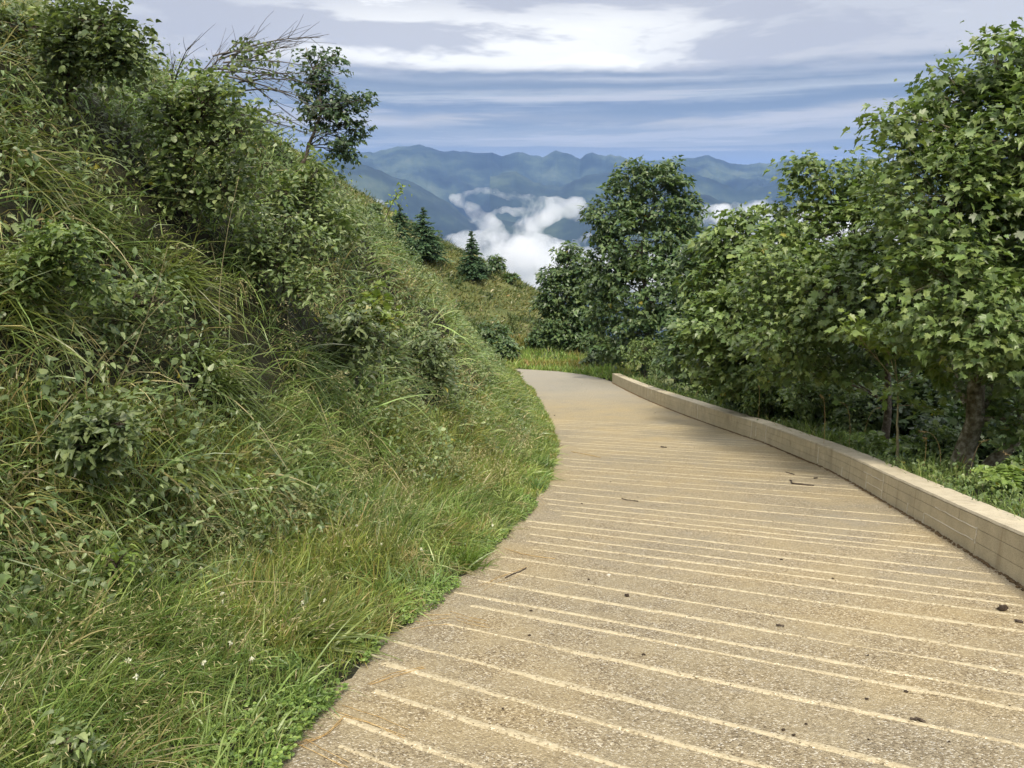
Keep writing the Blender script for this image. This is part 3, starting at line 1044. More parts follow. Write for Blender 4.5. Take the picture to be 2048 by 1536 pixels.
# the big near maple at the right edge
b1 = gz(at(1915, 960, 10.6))
woody('maple_tree', 'tall near maple with torn raw wood at its trunk base, rising to the top right', 'tree', b1,
      [b1, at(1935, 860, 10.6), at(1965, 700, 10.7), at(1985, 520, 10.8), at(1990, 300, 10.9), at(1992, 110, 11)], .15,
      [blob(1995, 125, 80, 10.9), blob(1935, 240, 105, 10.6, .5), blob(2050, 300, 150, 10.8, -.6), blob(1880, 400, 120, 10.5, -.3), blob(2010, 480, 150, 10.6, .3), blob(1830, 300, 62, 10.4, .6),
       blob(1780, 240, 38, 10.2), blob(1868, 130, 22, 10.6), blob(1872, 190, 28, 10.6), blob(1880, 560, 120, 10.2, -.5), blob(1990, 640, 110, 10.0, -.8), blob(1890, 660, 66, 11.9), blob(2040, 720, 60, 9.8), blob(1990, 770, 62, 10.9), blob(1890, 745, 36, 12.0), blob(2050, 840, 50, 10.2), blob(2060, 140, 80, 11)],
      960, 15, .112, group=TG, indiv=300, spray=.33, bark=M_BARK2)
b2 = gz(at(1950, 958, 10.9))
woody('maple_tree', 'leaning maple with mossy grey trunk slanting out of the right edge', 'tree', b2,
      [b2, at(1990, 910, 10.8), at(2035, 860, 10.6), at(2100, 760, 10.4), at(2180, 560, 10.3), at(2230, 300, 10.3)], .12,
      [blob(2160, 380, 150, 10.2), blob(2110, 560, 130, 9.8), blob(2090, 690, 100, 9.4), blob(2200, 200, 140, 10.5)],
      260, 13, .125, group=TG, indiv=120, spray=.33, bark=M_BARK2)
b4 = gz(at(1768, 892, 13.2))
woody('maple_tree', 'bushy maple with thin brown trunk behind the forked sapling', 'tree', b4,
      [b4, at(1780, 800, 13.3), at(1765, 660, 13.6), at(1720, 500, 14), at(1690, 390, 14.2)], .075,
      [blob(1640, 350, 50, 14.5), blob(1610, 335, 34, 14.5), blob(1715, 375, 62, 14.2), blob(1600, 440, 70, 14.4), blob(1700, 470, 105, 14.0), blob(1800, 440, 80, 13.4), blob(1570, 540, 80, 14.2, -.4), blob(1660, 580, 110, 13.4, -.5),
       blob(1770, 560, 100, 13.0, -.3), blob(1600, 650, 85, 13.8, -.6), blob(1700, 640, 50, 12.8), blob(1830, 610, 55, 12.8), blob(1735, 345, 35, 14), blob(1840, 520, 80, 13.2), blob(1560, 640, 70, 14.2), blob(1520, 560, 60, 15), blob(1620, 725, 58, 13.4), blob(1700, 730, 48, 12.9), blob(1545, 715, 55, 14.6), blob(1800, 700, 45, 12.6)],
      850, 14, .118, group=TG, indiv=300, spray=.32)
b5 = gz(at(1500, 800, 19))
woody('maple_tree', 'small peaked maple between the round tree and the bushy maple', 'tree', b5,
      [b5, at(1498, 700, 19), at(1490, 560, 19.4), at(1482, 430, 19.8)], .07,
      [blob(1480, 425, 24, 19.8), blob(1478, 480, 55, 19.6), blob(1510, 540, 65, 19.4), blob(1440, 560, 55, 19.6), blob(1540, 620, 70, 19, -.4), blob(1470, 640, 75, 18.8, -.5), blob(1400, 650, 45, 19), blob(1500, 710, 60, 18.6, -.6), blob(1420, 720, 45, 19), blob(1470, 755, 42, 18.4), blob(1440, 480, 42, 20), blob(1530, 490, 48, 19)],
      520, 12, .18, tmpl='maple6', group=TG, spray=.32)
b8 = gz(at(1440, 800, 26))
woody('maple_tree', 'dense lower maple filling the gap right of the round tree', 'tree', b8,
      [b8, at(1435, 700, 26), at(1425, 560, 26.5)], .09,
      [blob(1425, 520, 40, 26.5), blob(1400, 580, 55, 26.5), blob(1455, 600, 60, 26), blob(1390, 670, 55, 25.5), blob(1460, 690, 60, 25), blob(1360, 710, 45, 26), blob(1400, 500, 40, 26.5), blob(1450, 530, 50, 26)],
      480, 12, .20, tmpl='maple6', group=TG, pal='far_maple', spray=.36)
b6 = gz(at(1295, 735, 36.5))
woody('maple_tree', 'big round crowned dark green maple beside the far end of the wall', 'tree', b6,
      [b6, at(1292, 640, 36.5), at(1285, 520, 37), at(1288, 380, 37)], .17,
      [blob(1335, 345, 34, 37), blob(1260, 362, 46, 37), blob(1310, 400, 70, 37), blob(1225, 430, 56, 37), blob(1370, 430, 50, 37), blob(1280, 480, 90, 36.6), blob(1370, 520, 62, 36.4), blob(1225, 520, 55, 36.8), blob(1300, 580, 90, 36, -.6),
       blob(1210, 610, 50, 37), blob(1380, 610, 62, 35.6, -.4), blob(1300, 670, 75, 35.8, -.6), blob(1220, 680, 48, 36.6), blob(1385, 700, 45, 35.4), blob(1200, 560, 38, 37)],
      1250, 13, .22, tmpl='maple6', pal='far_maple', group=TG, spray=.36, bark=M_BARK)
b7 = gz(at(1135, 712, 50))
woody('maple_tree', 'smaller rounded maple left of the big round maple, below the cloud', 'tree', b7,
      [b7, at(1135, 650, 50), at(1138, 540, 50)], .12,
      [blob(1130, 500, 20, 50), blob(1140, 535, 32, 50), blob(1095, 550, 18, 50), blob(1170, 560, 40, 50), blob(1120, 590, 42, 50), blob(1180, 620, 46, 49.5), blob(1125, 650, 42, 49.5), blob(1170, 685, 38, 49), blob(1095, 610, 24, 50)],
      700, 12, .25, tmpl='maple6', pal='far_maple', group=TG, spray=.42)
# trees lower down the slope, seen through and between the front ones
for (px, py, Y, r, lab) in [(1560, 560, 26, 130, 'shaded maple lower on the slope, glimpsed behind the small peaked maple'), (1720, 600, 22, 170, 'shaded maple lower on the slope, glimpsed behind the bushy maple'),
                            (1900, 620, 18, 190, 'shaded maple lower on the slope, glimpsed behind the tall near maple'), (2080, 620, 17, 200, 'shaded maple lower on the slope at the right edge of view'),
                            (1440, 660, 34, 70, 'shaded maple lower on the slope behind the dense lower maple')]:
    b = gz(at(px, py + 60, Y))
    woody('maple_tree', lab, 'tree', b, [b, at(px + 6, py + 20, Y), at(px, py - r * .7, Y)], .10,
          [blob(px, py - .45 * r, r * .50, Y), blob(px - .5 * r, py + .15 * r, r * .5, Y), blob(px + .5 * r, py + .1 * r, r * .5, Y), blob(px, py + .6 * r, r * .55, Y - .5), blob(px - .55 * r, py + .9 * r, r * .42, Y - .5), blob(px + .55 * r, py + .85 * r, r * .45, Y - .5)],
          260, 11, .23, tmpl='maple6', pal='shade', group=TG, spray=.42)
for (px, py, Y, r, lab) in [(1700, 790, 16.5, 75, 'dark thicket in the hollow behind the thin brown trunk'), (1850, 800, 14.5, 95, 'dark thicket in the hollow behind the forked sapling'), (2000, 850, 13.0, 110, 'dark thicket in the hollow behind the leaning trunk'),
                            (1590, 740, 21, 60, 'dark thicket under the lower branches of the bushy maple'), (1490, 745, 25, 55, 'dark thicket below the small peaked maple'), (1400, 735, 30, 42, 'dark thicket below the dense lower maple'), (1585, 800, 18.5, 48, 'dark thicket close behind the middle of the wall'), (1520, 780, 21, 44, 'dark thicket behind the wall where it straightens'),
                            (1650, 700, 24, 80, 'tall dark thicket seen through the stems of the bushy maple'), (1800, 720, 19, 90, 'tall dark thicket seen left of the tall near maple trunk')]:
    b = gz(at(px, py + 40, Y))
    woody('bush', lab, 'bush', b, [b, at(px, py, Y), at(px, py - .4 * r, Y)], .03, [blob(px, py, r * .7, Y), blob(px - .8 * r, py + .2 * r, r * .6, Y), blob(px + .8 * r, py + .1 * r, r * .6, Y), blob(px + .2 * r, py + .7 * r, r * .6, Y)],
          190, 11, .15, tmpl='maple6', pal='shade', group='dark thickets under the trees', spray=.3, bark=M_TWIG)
# forked sapling right behind the wall
b3 = gz(at(1795, 925, 10.7))
sap = woody('maple_sapling', 'thin forked maple sapling with few leaves just behind the wall', 'sapling', b3,
            [b3, at(1796, 840, 10.7), at(1796, 765, 10.7)], .024,
            [blob(1705, 650, 34, 10.3), blob(1755, 668, 36, 10.4), blob(1790, 690, 30, 10.5), blob(1905, 745, 36, 10.5), blob(1870, 715, 34, 10.4), blob(1785, 785, 22, 10.5), blob(1822, 780, 20, 10.5), blob(1860, 820, 22, 10.4)],
            80, 4, .13, indiv=300, pal='lime', imat='lime', bark=M_STEM, twig=M_STEM, limb=.55, spray=.15, tw_r=.0035, limb_from=(.7, 1.0))

# undergrowth behind the wall, each bush by itself
UG = 'leafy bushes between the wall and the trees'
for (px, py, Y, r, lab) in [(1290, 712, 33, 24, 'low bush by the far end of the wall'), (1350, 735, 29, 30, 'bush behind the wall below the round maple'), (1420, 760, 25, 34, 'bush behind the wall under the dense lower maple'),
                            (1500, 745, 20, 46, 'bush with pale leaf tips behind the middle of the wall'), (1580, 745, 17.5, 50, 'wide bush behind the wall below the bushy maple'), (1650, 790, 15.5, 48, 'bush in front of the dark hollow under the trees'),
                            (1540, 790, 17.5, 34, 'small bush close to the wall crest at mid length'), (2055, 960, 9.0, 26, 'low leafy bush behind the wall at the right edge'),
                            (1880, 905, 11.8, 34, 'dark low bush between the forked sapling and the torn trunk'), (1725, 850, 14.5, 40, 'dark low bush left of the thin brown trunk'), (1460, 800, 22, 24, 'low light green bush against the back of the wall')]:
    b = gz(at(px, py + r, Y))
    r *= 1.45
    py -= r * .2
    woody('bush', lab, 'bush', b, [b, at(px, py + r * .3, Y), at(px, py - r * .3, Y)], .014,
          [blob(px, py - .2 * r, r * .8, Y), blob(px - .6 * r, py + .25 * r, r * .6, Y), blob(px + .6 * r, py + .25 * r, r * .6, Y)], 190, 10, .085, tmpl='maple6', pal='maple', group=UG, spray=.16, bark=M_TWIG, tw_r=.004)

# ------------------------------------------------------------------ shrubs and small trees on the left slope
p0 = on_ground(600, 345, 8)
Y0 = p0[1]
woody('young_rowan', 'slim leafy young tree leaning right on the bank crest against the sky', 'tree', p0,
      [p0, at(618, 290, Y0), at(640, 240, Y0 - .1), at(640, 170, Y0 - .1), at(612, 95, Y0)], .035,
      [blob(608, 110, 14, Y0), blob(618, 155, 32, Y0), blob(660, 150, 34, Y0), blob(650, 205, 46, Y0), blob(690, 215, 36, Y0), blob(725, 200, 18, Y0), blob(680, 265, 42, Y0), blob(715, 262, 20, Y0), blob(690, 305, 24, Y0), blob(620, 215, 30, Y0), blob(705, 310, 14, Y0), blob(738, 195, 12, Y0), blob(730, 250, 14, Y0), blob(640, 110, 16, Y0), blob(668, 110, 18, Y0)],
      260, 9, .085 * Y0 / 15, tmpl='maple6', pal='rowan', spray=.13 * Y0 / 15, tw_r=.004, indiv=0)
# bare storm-bent bush
p0 = on_ground(440, 250, 7)
Y0 = p0[1] - .3
root = thing('dead_bush', 'bare grey bush with branches bent flat to the right on the crest', 'bush', tuple(p0))
for i in range(24):
    sx, sy = rng.uniform(405, 470), rng.uniform(110, 240)
    ex = rng.uniform(520, 665)
    ey = sy + rng.uniform(-50, 75)
    dY = rng.normal(0, .35)
    if i < 7:
        ex, ey = rng.uniform(330, 520), rng.uniform(70, 150)
        sx, sy = rng.uniform(330, 440), rng.uniform(150, 210)
    a, b = at(sx, sy, Y0), at(ex, ey, Y0 + dY)
    L = np.linalg.norm(b - a)
    path = bezier(a, (a + b) / 2 + np.array([0, 0, .10 * L]) + rng.normal(0, .05 * L, 3), b, 9)
    gq = Geo()
    gq.add(*tube(path, np.linspace(.013, .0035, 9), 5))
    for j in range(9):
        s = path[rng.integers(2, 9)]
        e = s + (b - a) / L * rng.uniform(.1, .45) + rng.normal(0, .10, 3)
        gq.add(*tube(bezier(s, (s + e) / 2 + rng.normal(0, .02, 3), e, 4), np.linspace(.0045, .0015, 4), 3))
    gq.build('branch', M_DEAD, root, p0, smooth=True)
n = 420
t = rng.random(n)
pp = [(rng.uniform(462, 560), rng.uniform(80, 150)) if k < n * .55 else (rng.uniform(420, 640), rng.uniform(110, 290)) for k in range(n)]
P = np.array([at(a, b, Y0 + rng.normal(0, .25)) for a, b in pp])
V, F, m = leaf_batch('round', P, rng.normal(0, 1, (n, 3)), norm(rng.normal(0, .5, (n, 3)) + [0, -.3, .8]), rng.uniform(.03, .075, n))
mesh_obj('crown', V - p0, [F], M_LEAF, root, np.repeat(palette('dark', n), m, 0), kind='stuff')


def slope_bush(label, px, py, spread, base_px, n, nl, size, tmpl, pal, dep=.25, indiv=0, imat='alder', name='shrub', cat='shrub', yellow=.0015, spray=None, tw=.0045, lift=0.35):
    """bush rooted on the slope at base_px, its lobes over the given photograph area"""
    p = on_ground(*base_px, 2)
    Y = p[1] - lift
    w, h = spread
    bl = [blob(px + rng.uniform(-.5, .5) * w, py + rng.uniform(-.5, .5) * h, min(w, h) * rng.uniform(.22, .34), Y, rng.uniform(-dep, dep)) for _ in range(9)]
    bl.append(blob(px, py, min(w, h) * .38, Y))
    bl.append(blob(px + .1 * w, py - .42 * h, min(w, h) * .2, Y))
    return woody(name, label, cat, p, [p, at(base_px[0] * .6 + px * .4, base_px[1] * .6 + py * .4, Y), at(px, py - .3 * h, Y)], .018, bl, n, nl, size, tmpl, pal, indiv=indiv, imat=imat,
                 spray=spray or size * 1.6, flat=.3, bark=M_TWIG, tw_r=tw, shell=(.4, 1.05), yellow=yellow, droop=.0)


slope_bush('round leaved alder shrub with pale green leaves high on the bank', 385, 300, (190, 230), (370, 430), 420, 8, .056, 'round', 'alder', indiv=300)
slope_bush('dark green shrub overhanging the top left corner of the bank', 130, 105, (270, 190), (140, 235), 520, 9, .052, 'round', 'dark', .3, indiv=200)
slope_bush('leafy bush with serrated leaves in the middle of the bank below the crest', 560, 510, (170, 150), (570, 620), 330, 7, .056, 'serr', 'alder', indiv=250)
slope_bush('spreading bramble bush under the young rowan near the bank crest', 610, 400, (150, 110), (600, 470), 240, 6, .075, 'serr', 'alder')
slope_bush('low mixed bush on the crest left of the spruces', 690, 452, (90, 50), (690, 490), 170, 6, .085, 'oval', 'alder')
slope_bush('small seedling with yellow green lobed leaves on the bank', 745, 615, (46, 52), (738, 660), 36, 4, .11, 'maple', 'yellow', .1, indiv=120, imat='lime', name='maple_seedling', cat='seedling', yellow=.05)
slope_bush('bramble with dark leaves below the seedling', 700, 680, (130, 90), (690, 740), 170, 6, .075, 'serr', 'dark')
slope_bush('nettle clump with drooping leaves low on the left bank', 190, 870, (120, 60), (190, 920), 150, 6, .062, 'serr', 'dark', .1, indiv=200)
slope_bush('bramble patch at mid height on the left edge of the bank', 100, 520, (170, 110), (100, 580), 300, 6, .050, 'serr', 'maple')
slope_bush('weedy leafy plant beside the arching bright tussock', 260, 620, (150, 70), (260, 660), 180, 5, .055, 'oval', 'alder')
slope_bush('clump of dark leafy weeds on the bank facing the road bend', 850, 730, (100, 80), (860, 780), 160, 6, .10, 'oval', 'dark')
slope_bush('leafy weed with notched leaves beside the clover at the bottom left', 140, 1490, (80, 40), (140, 1520), 34, 4, .036, 'serr', 'alder', .05, spray=.05)
slope_bush('pale green broadleaf weed standing alone above the verge grass', 232, 1130, (44, 40), (232, 1165), 16, 3, .055, 'oval', 'lime', .04, spray=.06)
# lone leafy shoot and bare twigs that stick up over the crest
p0 = on_ground(762, 470, 8)
sh = thing('leafy_shoot', 'single arching shoot with small leaves rising over the crest by the spruces', 'shoot', tuple(p0))
a = bezier(at(762, 470, p0[1]), at(775, 410, p0[1]), at(808, 372, p0[1]), 12)
gq = Geo(); gq.add(*tube(a, np.linspace(.012, .004, 12), 5)); gq.build('stem', M_TWIG, sh, p0, smooth=True)
P = a[rng.integers(4, 12, 70)] + rng.normal(0, .09 * p0[1] / 20, (70, 3))
V, F, m = leaf_batch('oval', P, rng.normal(0, 1, (70, 3)), rng.normal(0, .6, (70, 3)) + [0, -.4, .7], rng.uniform(.07, .15, 70) * p0[1] / 20)
mesh_obj('foliage', V - p0, [F], M_LEAF, sh, np.repeat(palette('lime', 70), m, 0), kind='stuff')
for (pts, lab) in [([(655, 405), (668, 385), (672, 355)], 'thin bare twig standing on the crest below the young rowan'), ([(440, 650), (430, 560), (478, 352)], 'long pale grass stalk leaning right across the middle of the bank'),
                   ([(235, 770), (300, 640), (335, 495)], 'tall pale grass stalk rising from the middle of the left bank'), ([(60, 900), (120, 820), (330, 600)], 'long straight stalk slanting up across the left bank'),
                   ([(1020, 590), (1000, 598), (860, 602)], 'dry straw coloured stalk lying level over the crest edge')]:
    q = on_ground(*pts[0], 2)
    Yq = q[1] - .5
    tb = Geo()
    tb.add(*tube(bezier(*[at(a_, b_, Yq) for a_, b_ in pts], 12), np.linspace(.004, .0018, 12) * Yq / 7, 4))
    o = tb.build('stalk' if 'twig' not in lab else 'twig', M_STRAW if 'straw' in lab else (M_DEAD if 'twig' in lab else M_STEM), None, q, smooth=True)
    o.location = q
    tag(o, lab, 'stalk' if 'twig' not in lab else 'twig')

# ------------------------------------------------------------------ grass
def blades(P, D, L, W, droop, col, seg=4, bend=None):
    n = len(P)
    t = np.linspace(0, 1, seg + 1)
    D = norm(D)
    if bend is None:
        bend = rng.normal(0, .12, (n, 3))
    C = P[:, None] + D[:, None] * (L[:, None] * t)[..., None]
    C = C + np.array([0, 0, -1.0]) * (L[:, None] * droop[:, None] * t[None] ** 2)[..., None] + bend[:, None] * (L[:, None] * t[None] ** 2)[..., None]
    S = norm(np.cross(D, norm(rng.normal(0, 1, (n, 3)) + np.array([0, 0, .2]))))
    wt = W[:, None] * (1 - t[None, :seg] ** 1.8) * np.where(t[None, :seg] == 0, .7, 1)
    A = C[:, :seg] - S[:, None] * wt[..., None] * .5
    B = C[:, :seg] + S[:, None] * wt[..., None] * .5
    V = np.concatenate([np.stack([A, B], 2).reshape(n, 2 * seg, 3), C[:, seg:]], 1)
    m = 2 * seg + 1
    q = np.array([[2 * i, 2 * i + 1, 2 * i + 3, 2 * i + 2] for i in range(seg - 1)])
    tr = np.array([[2 * seg - 2, 2 * seg - 1, 2 * seg]])
    off = (np.arange(n) * m)[:, None, None]
    return V.reshape(-1, 3), [(q[None] + off).reshape(-1, 4), (tr[None] + off).reshape(-1, 3)], np.repeat(col, m, 0)


def normals(x, y, e=.06):
    gx_ = (ground(x + e, y) - ground(x - e, y)) / (2 * e)
    gy_ = (ground(x, y + e) - ground(x, y - e)) / (2 * e)
    return norm(np.stack([-gx_, -gy_, np.ones_like(gx_)], -1))


GR = np.array([(.130, .195, .062), (.180, .245, .085), (.100, .160, .052), (.235, .285, .115), (.068, .112, .038)])
GV = np.array([(.145, .225, .058), (.205, .280, .080), (.275, .330, .115), (.100, .172, .046)])
STR = np.array([(.30, .26, .12), (.25, .23, .10), (.38, .33, .18)])


def gcol(n, pal=GR, straw=.06):
    i, j, t = rng.integers(0, len(pal), n), rng.integers(0, len(pal), n), rng.random((n, 1))
    c = (pal[i] * (1 - t) + pal[j] * t) * rng.uniform(.62, 1.4, (n, 1))
    s = rng.random(n) < straw
    c[s] = STR[rng.integers(0, 3, s.sum())] * rng.uniform(.8, 1.2, (s.sum(), 1))
    return c


def verge_w(y):
    return np.interp(y, [0, 4, 8, 14, 30], [1.9, 1.7, 1.2, .8, .6])


# --- mown-looking verge along the left road edge
G = Geo()
N = 135000
y = 1.2 + 34 * rng.random(N) ** 2.3
x = LF(y) - .02 - (verge_w(y) + .5) * rng.random(N) ** .9
x = x + .10 * fbm(y * 2.2, y * 0 + .5, 3, 90)
P = np.stack([x, y, ground(x, y)], -1)
edge = LF(y) - x
P[:, 2] = np.maximum(P[:, 2], zr(y) - .01)
keep = in_view(P, .24) & (vnoise(x * 2.6, y * 2.6, 91) > .10)
P, edge = P[keep], edge[keep]
n = len(P)
dist = np.linalg.norm(P - EYE, axis=1)
hz_ = .13 + .22 * sstep(edge, .05, 1.0) + .10 * fbm(P[:, 0] * 1.5, P[:, 1] * 1.5, 3, 92)
clump = fbm(P[:, 0] * 3.2, P[:, 1] * 3.2, 2, 93)
lean = np.stack([fbm(P[:, 0] * 1.8, P[:, 1] * 1.8, 2, 94) * 1.6 + .25, fbm(P[:, 0] * 1.8 + 9, P[:, 1] * 1.8, 2, 95) * 1.6 - .05, np.zeros(n)], -1)
D = norm(np.array([0, 0, 1.0]) + lean + rng.normal(0, .38, (n, 3)))
V, F, C = blades(P, D, hz_ * rng.uniform(.6, 1.35, n), np.maximum(.0070, dist * .00105) * rng.uniform(.7, 1.35, n), rng.uniform(.12, .75, n),
                 gcol(n, GV, .10) * (1 + .55 * clump[:, None]) * np.where(vnoise(P[:, 0] * .9, P[:, 1] * .9, 96)[:, None] > .55, np.array([1.15, 1.0, .9]), 1.0))
G.add(V, F, C)
G.build('verge_grass', M_GRASS, kind='stuff')

# --- tussocky grass of the cut bank
G = Geo()
nt = 0
cent = []
tries = 0
yy = 1.4 + 37 * rng.random(16000) ** 1.35
dd = (verge_w(yy) * .65) + 8.5 * rng.random(16000)
xx = LF(np.minimum(yy, 35)) - dd
PP = np.stack([xx, yy, ground(xx, yy)], -1)
ok = in_view(PP, .24)
PP = PP[ok]
cell = {}
for p in PP:
    d_ = np.linalg.norm(p - EYE)
    r_ = .17 + .006 * d_
    k_ = tuple(np.floor(p / .5).astype(int))
    bad = False
    for a in (-1, 0, 1):
        for b in (-1, 0, 1):
            for c in (-1, 0, 1):
                for q in cell.get((k_[0] + a, k_[1] + b, k_[2] + c), ()):
                    if np.dot(q - p, q - p) < r_ * r_:
                        bad = True
    if not bad:
        cell.setdefault(k_, []).append(p)
        cent.append(p)
cent = np.array(cent)
NC = len(cent)
dc = np.linalg.norm(cent - EYE, axis=1)
NM = normals(cent[:, 0], cent[:, 1])
hue = gcol(NC, GR, .05)
size_t = rng.uniform(.34, .72, NC) * (1 + .5 * fbm(cent[:, 0] * .6, cent[:, 1] * .6, 2, 97)) * np.interp(cent[:, 1], [11, 22], [1, .52])
per = np.clip(29 * (7.0 / dc) ** .55, 22, 62).astype(int)
per = (per * rng.uniform(.45, 1.25, NC)).astype(int) + 6
ci = np.repeat(np.arange(NC), per)
n = len(ci)
P = cent[ci] + rng.normal(0, 1, (n, 3)) * (.045 + .10 * size_t[ci])[:, None] * [1, 1, .5]
P[:, 2] = ground(P[:, 0], P[:, 1]) - .02
lean_t = rng.normal(0, .45, (NC, 3)) * [1, 1, .2]
D = NM[ci] * .55 + np.array([0, 0, .75]) + rng.normal(0, .42, (n, 3)) + lean_t[ci]
L = size_t[ci] * rng.uniform(.55, 1.4, n)
dist = dc[ci]
W = np.maximum(.0115, dist * .00150) * rng.uniform(.4, 1.4, n)
col = hue[ci] * rng.uniform(.5, 1.9, (n, 1))  # wide tone spread: highlights on the bright blades are put into their colour
st = rng.random(n) < .07
col[st] = STR[rng.integers(0, 3, st.sum())] * .9
V, F, C = blades(P, D, L, W, rng.uniform(.35, 1.15, n), col)
G.add(V, F, C)
G.build('bank_grass', M_GRASS, kind='stuff')

# --- arching tufts scattered through the verge
G = Geo()
nv_ = 420
yv_ = 1.8 + 12 * rng.random(nv_) ** 1.7
xv_ = LF(yv_) - .10 - (verge_w(yv_) + .2) * rng.random(nv_)
cv = np.stack([xv_, yv_, ground(xv_, yv_)], -1)
cv = cv[in_view(cv, .2)]
ci = np.repeat(np.arange(len(cv)), rng.integers(18, 60, len(cv)))
n = len(ci)
P = cv[ci] + rng.normal(0, .045, (n, 3)) * [1, 1, .2]
P[:, 2] = np.maximum(ground(P[:, 0], P[:, 1]), zr(P[:, 1]) - .02) - .01
lt = rng.normal(0, .5, (len(cv), 3)) * [1, 1, .1] + [.18, -.08, 0]
dist = np.linalg.norm(P - EYE, axis=1)
G.add(*blades(P, np.array([0, 0, .8]) + rng.normal(0, .36, (n, 3)) + lt[ci], (rng.uniform(.22, .44, len(cv))[ci]) * rng.uniform(.6, 1.3, n), np.maximum(.0085, dist * .00120) * rng.uniform(.6, 1.35, n),
              rng.uniform(.25, .95, n), gcol(len(cv), GV, .12)[ci] * rng.uniform(.8, 1.3, (n, 1)), 5))
G.build('verge_tufts', M_GRASS, kind='stuff')

# --- the biggest tussocks, one by one
def tussock(label, px, py, n, L, pal, lean=(0, 0), straw=.05, droop=(.5, 1.1), w=.0065, spread=.09, up=.8):
    p = on_ground(px, py, 1.5)
    o = Geo()
    d = np.linalg.norm(p - EYE)
    P = p + rng.normal(0, spread, (n, 3)) * [1, 1, .2]
    P[:, 2] = ground(P[:, 0], P[:, 1]) - .02
    N_ = normals(p[None, 0], p[None, 1])
    D = N_ * .5 + np.array([lean[0], lean[1], up]) + rng.normal(0, .50, (n, 3))
    o.add(*blades(P, D, L * rng.uniform(.55, 1.3, n), np.maximum(w * 2.0, d * .0016) * rng.uniform(.7, 1.3, n), rng.uniform(*droop, n), gcol(n, np.array(pal), straw), 6, rng.normal(0, .16, (n, 3)) + np.array([lean[0], lean[1], 0]) * .2))
    ob = o.build('grass_tussock', M_GRASS, None, p)
    ob.location = p
    return tag(ob, label, 'grass', 'large grass tussocks on the left bank')


B1, B2, B3, B4 = [(.13, .175, .04), (.17, .20, .05)], [(.085, .13, .03), (.12, .16, .04)], [(.05, .085, .026), (.075, .115, .032)], [(.18, .19, .06), (.22, .215, .075)]
tussock('bright tussock arching to the right, high in the middle of the bank', 345, 560, 190, .62, B1, (.45, -.1))
tussock('long drooping tussock with straw tips at the upper left edge', 30, 330, 170, .62, B1, (.5, -.1), .06)
tussock('wide glossy tussock hanging down the bank below the dark shrub', 190, 470, 170, .55, B2, (.5, -.1))
tussock('bright tussock at the left edge halfway up the bank', -5, 610, 150, .6, B1, (.5, 0))
tussock('fine dark green tussock fanning out under the middle bush', 610, 760, 240, .62, B3, (.35, -.1), .02)
tussock('fine dark tussock beside the yellow green seedling', 770, 745, 200, .6, B3, (.3, -.1), .02)
tussock('dense tussock with white lit blades in the centre of the bank', 430, 770, 220, .6, B2, (.35, -.15))
tussock('pale broad bladed tussock low in the middle of the bank', 330, 935, 130, .5, B1, (.45, -.1), .04, w=.008)
tussock('half dry brown tussock at the foot of the bank', 510, 960, 170, .5, B4, (.2, -.2), .45)
tussock('yellow green tussock catching the light on the crest edge near the spruces', 850, 590, 170, .45, B4, (.3, 0), .10)
tussock('broad blades tussock in the lower left verge with stalks above', 200, 1080, 120, .42, B1, (.45, -.1), .04, w=.008)
tussock('lush tussock overhanging the road edge', 930, 1135, 190, .34, [(.10, .165, .03), (.14, .20, .04)], (.25, -.1), .03, (.2, .8), w=.0045, spread=.06)
tussock('flattened long bladed tussock near the road edge', 600, 1290, 190, .46, B1, (.7, .1), .10, (.2, .6), w=.006, spread=.09, up=.45)
tussock('reddish straw tussock with seed heads at the lower left edge', 25, 1050, 170, .5, B4, (.4, -.2), .5)
tussock('long bladed tussock sprawling at the bottom left', 110, 1330, 200, .5, B2, (.6, 0), .12, (.3, .8), w=.006, up=.5)

# --- seed heads over the verge and the bank foot
G = Geo()
N = 700
y = 2.2 + 11 * rng.random(N) ** 1.7
x = LF(y) - .25 - (verge_w(y) + 1.4) * rng.random(N) ** .8
P = np.stack([x, y, ground(x, y)], -1)
P = P[in_view(P, .2)]
for p in P:
    d = np.linalg.norm(p - EYE)
    L = rng.uniform(.35, .72)
    dr_ = norm(np.array([rng.normal(.12, .22), rng.normal(-.05, .22), 1]))
    e = p + dr_ * L + np.array([.10, 0, -.10]) * L
    w = max(.0018, d * .00035)
    c = np.array(rng.choice([0, 1, 2])) 
    col = np.array([(.36, .33, .18), (.46, .42, .25), (.28, .25, .14)][int(c)])
    stem = bezier(p, p + dr_ * L * .6, e, 6)
    G.add(*tube(stem, w * .6, 3, cap=False), tint=np.array([.16, .17, .06]))
    m = rng.integers(16, 30)
    t = rng.uniform(.55, 1.0, m)
    q = np.stack([np.interp(t * 5, range(6), stem[:, k]) for k in range(3)], -1)
    sp = (1.05 - t)[:, None] * .16 + .01
    q2 = q + rng.normal(0, 1, (m, 3)) * sp * [1, 1, .6] + np.array([0, 0, .01])
    # thin pedicels and spikelets
    a = norm(q2 - q + rng.normal(0, .004, (m, 3)) + [0, 0, -.012])
    V, F, C = blades(q2, a, np.full(m, .016 + .0012 * d), np.full(m, max(.0045, d * .0008)), np.full(m, .3), np.tile(col, (m, 1)) * rng.uniform(.8, 1.3, (m, 1)), 2)
    G.add(V, F, C)
    k3 = rng.random(m) < .6
    V, F, C = blades(q[k3], q2[k3] - q[k3], np.linalg.norm(q2 - q, axis=1)[k3], np.full(k3.sum(), w * .5), np.zeros(k3.sum()), np.tile(col, (k3.sum(), 1)), 1, np.zeros((k3.sum(), 3)))
    G.add(V, F[1:], C)
G.build('seed_heads', M_SEED, kind='stuff')

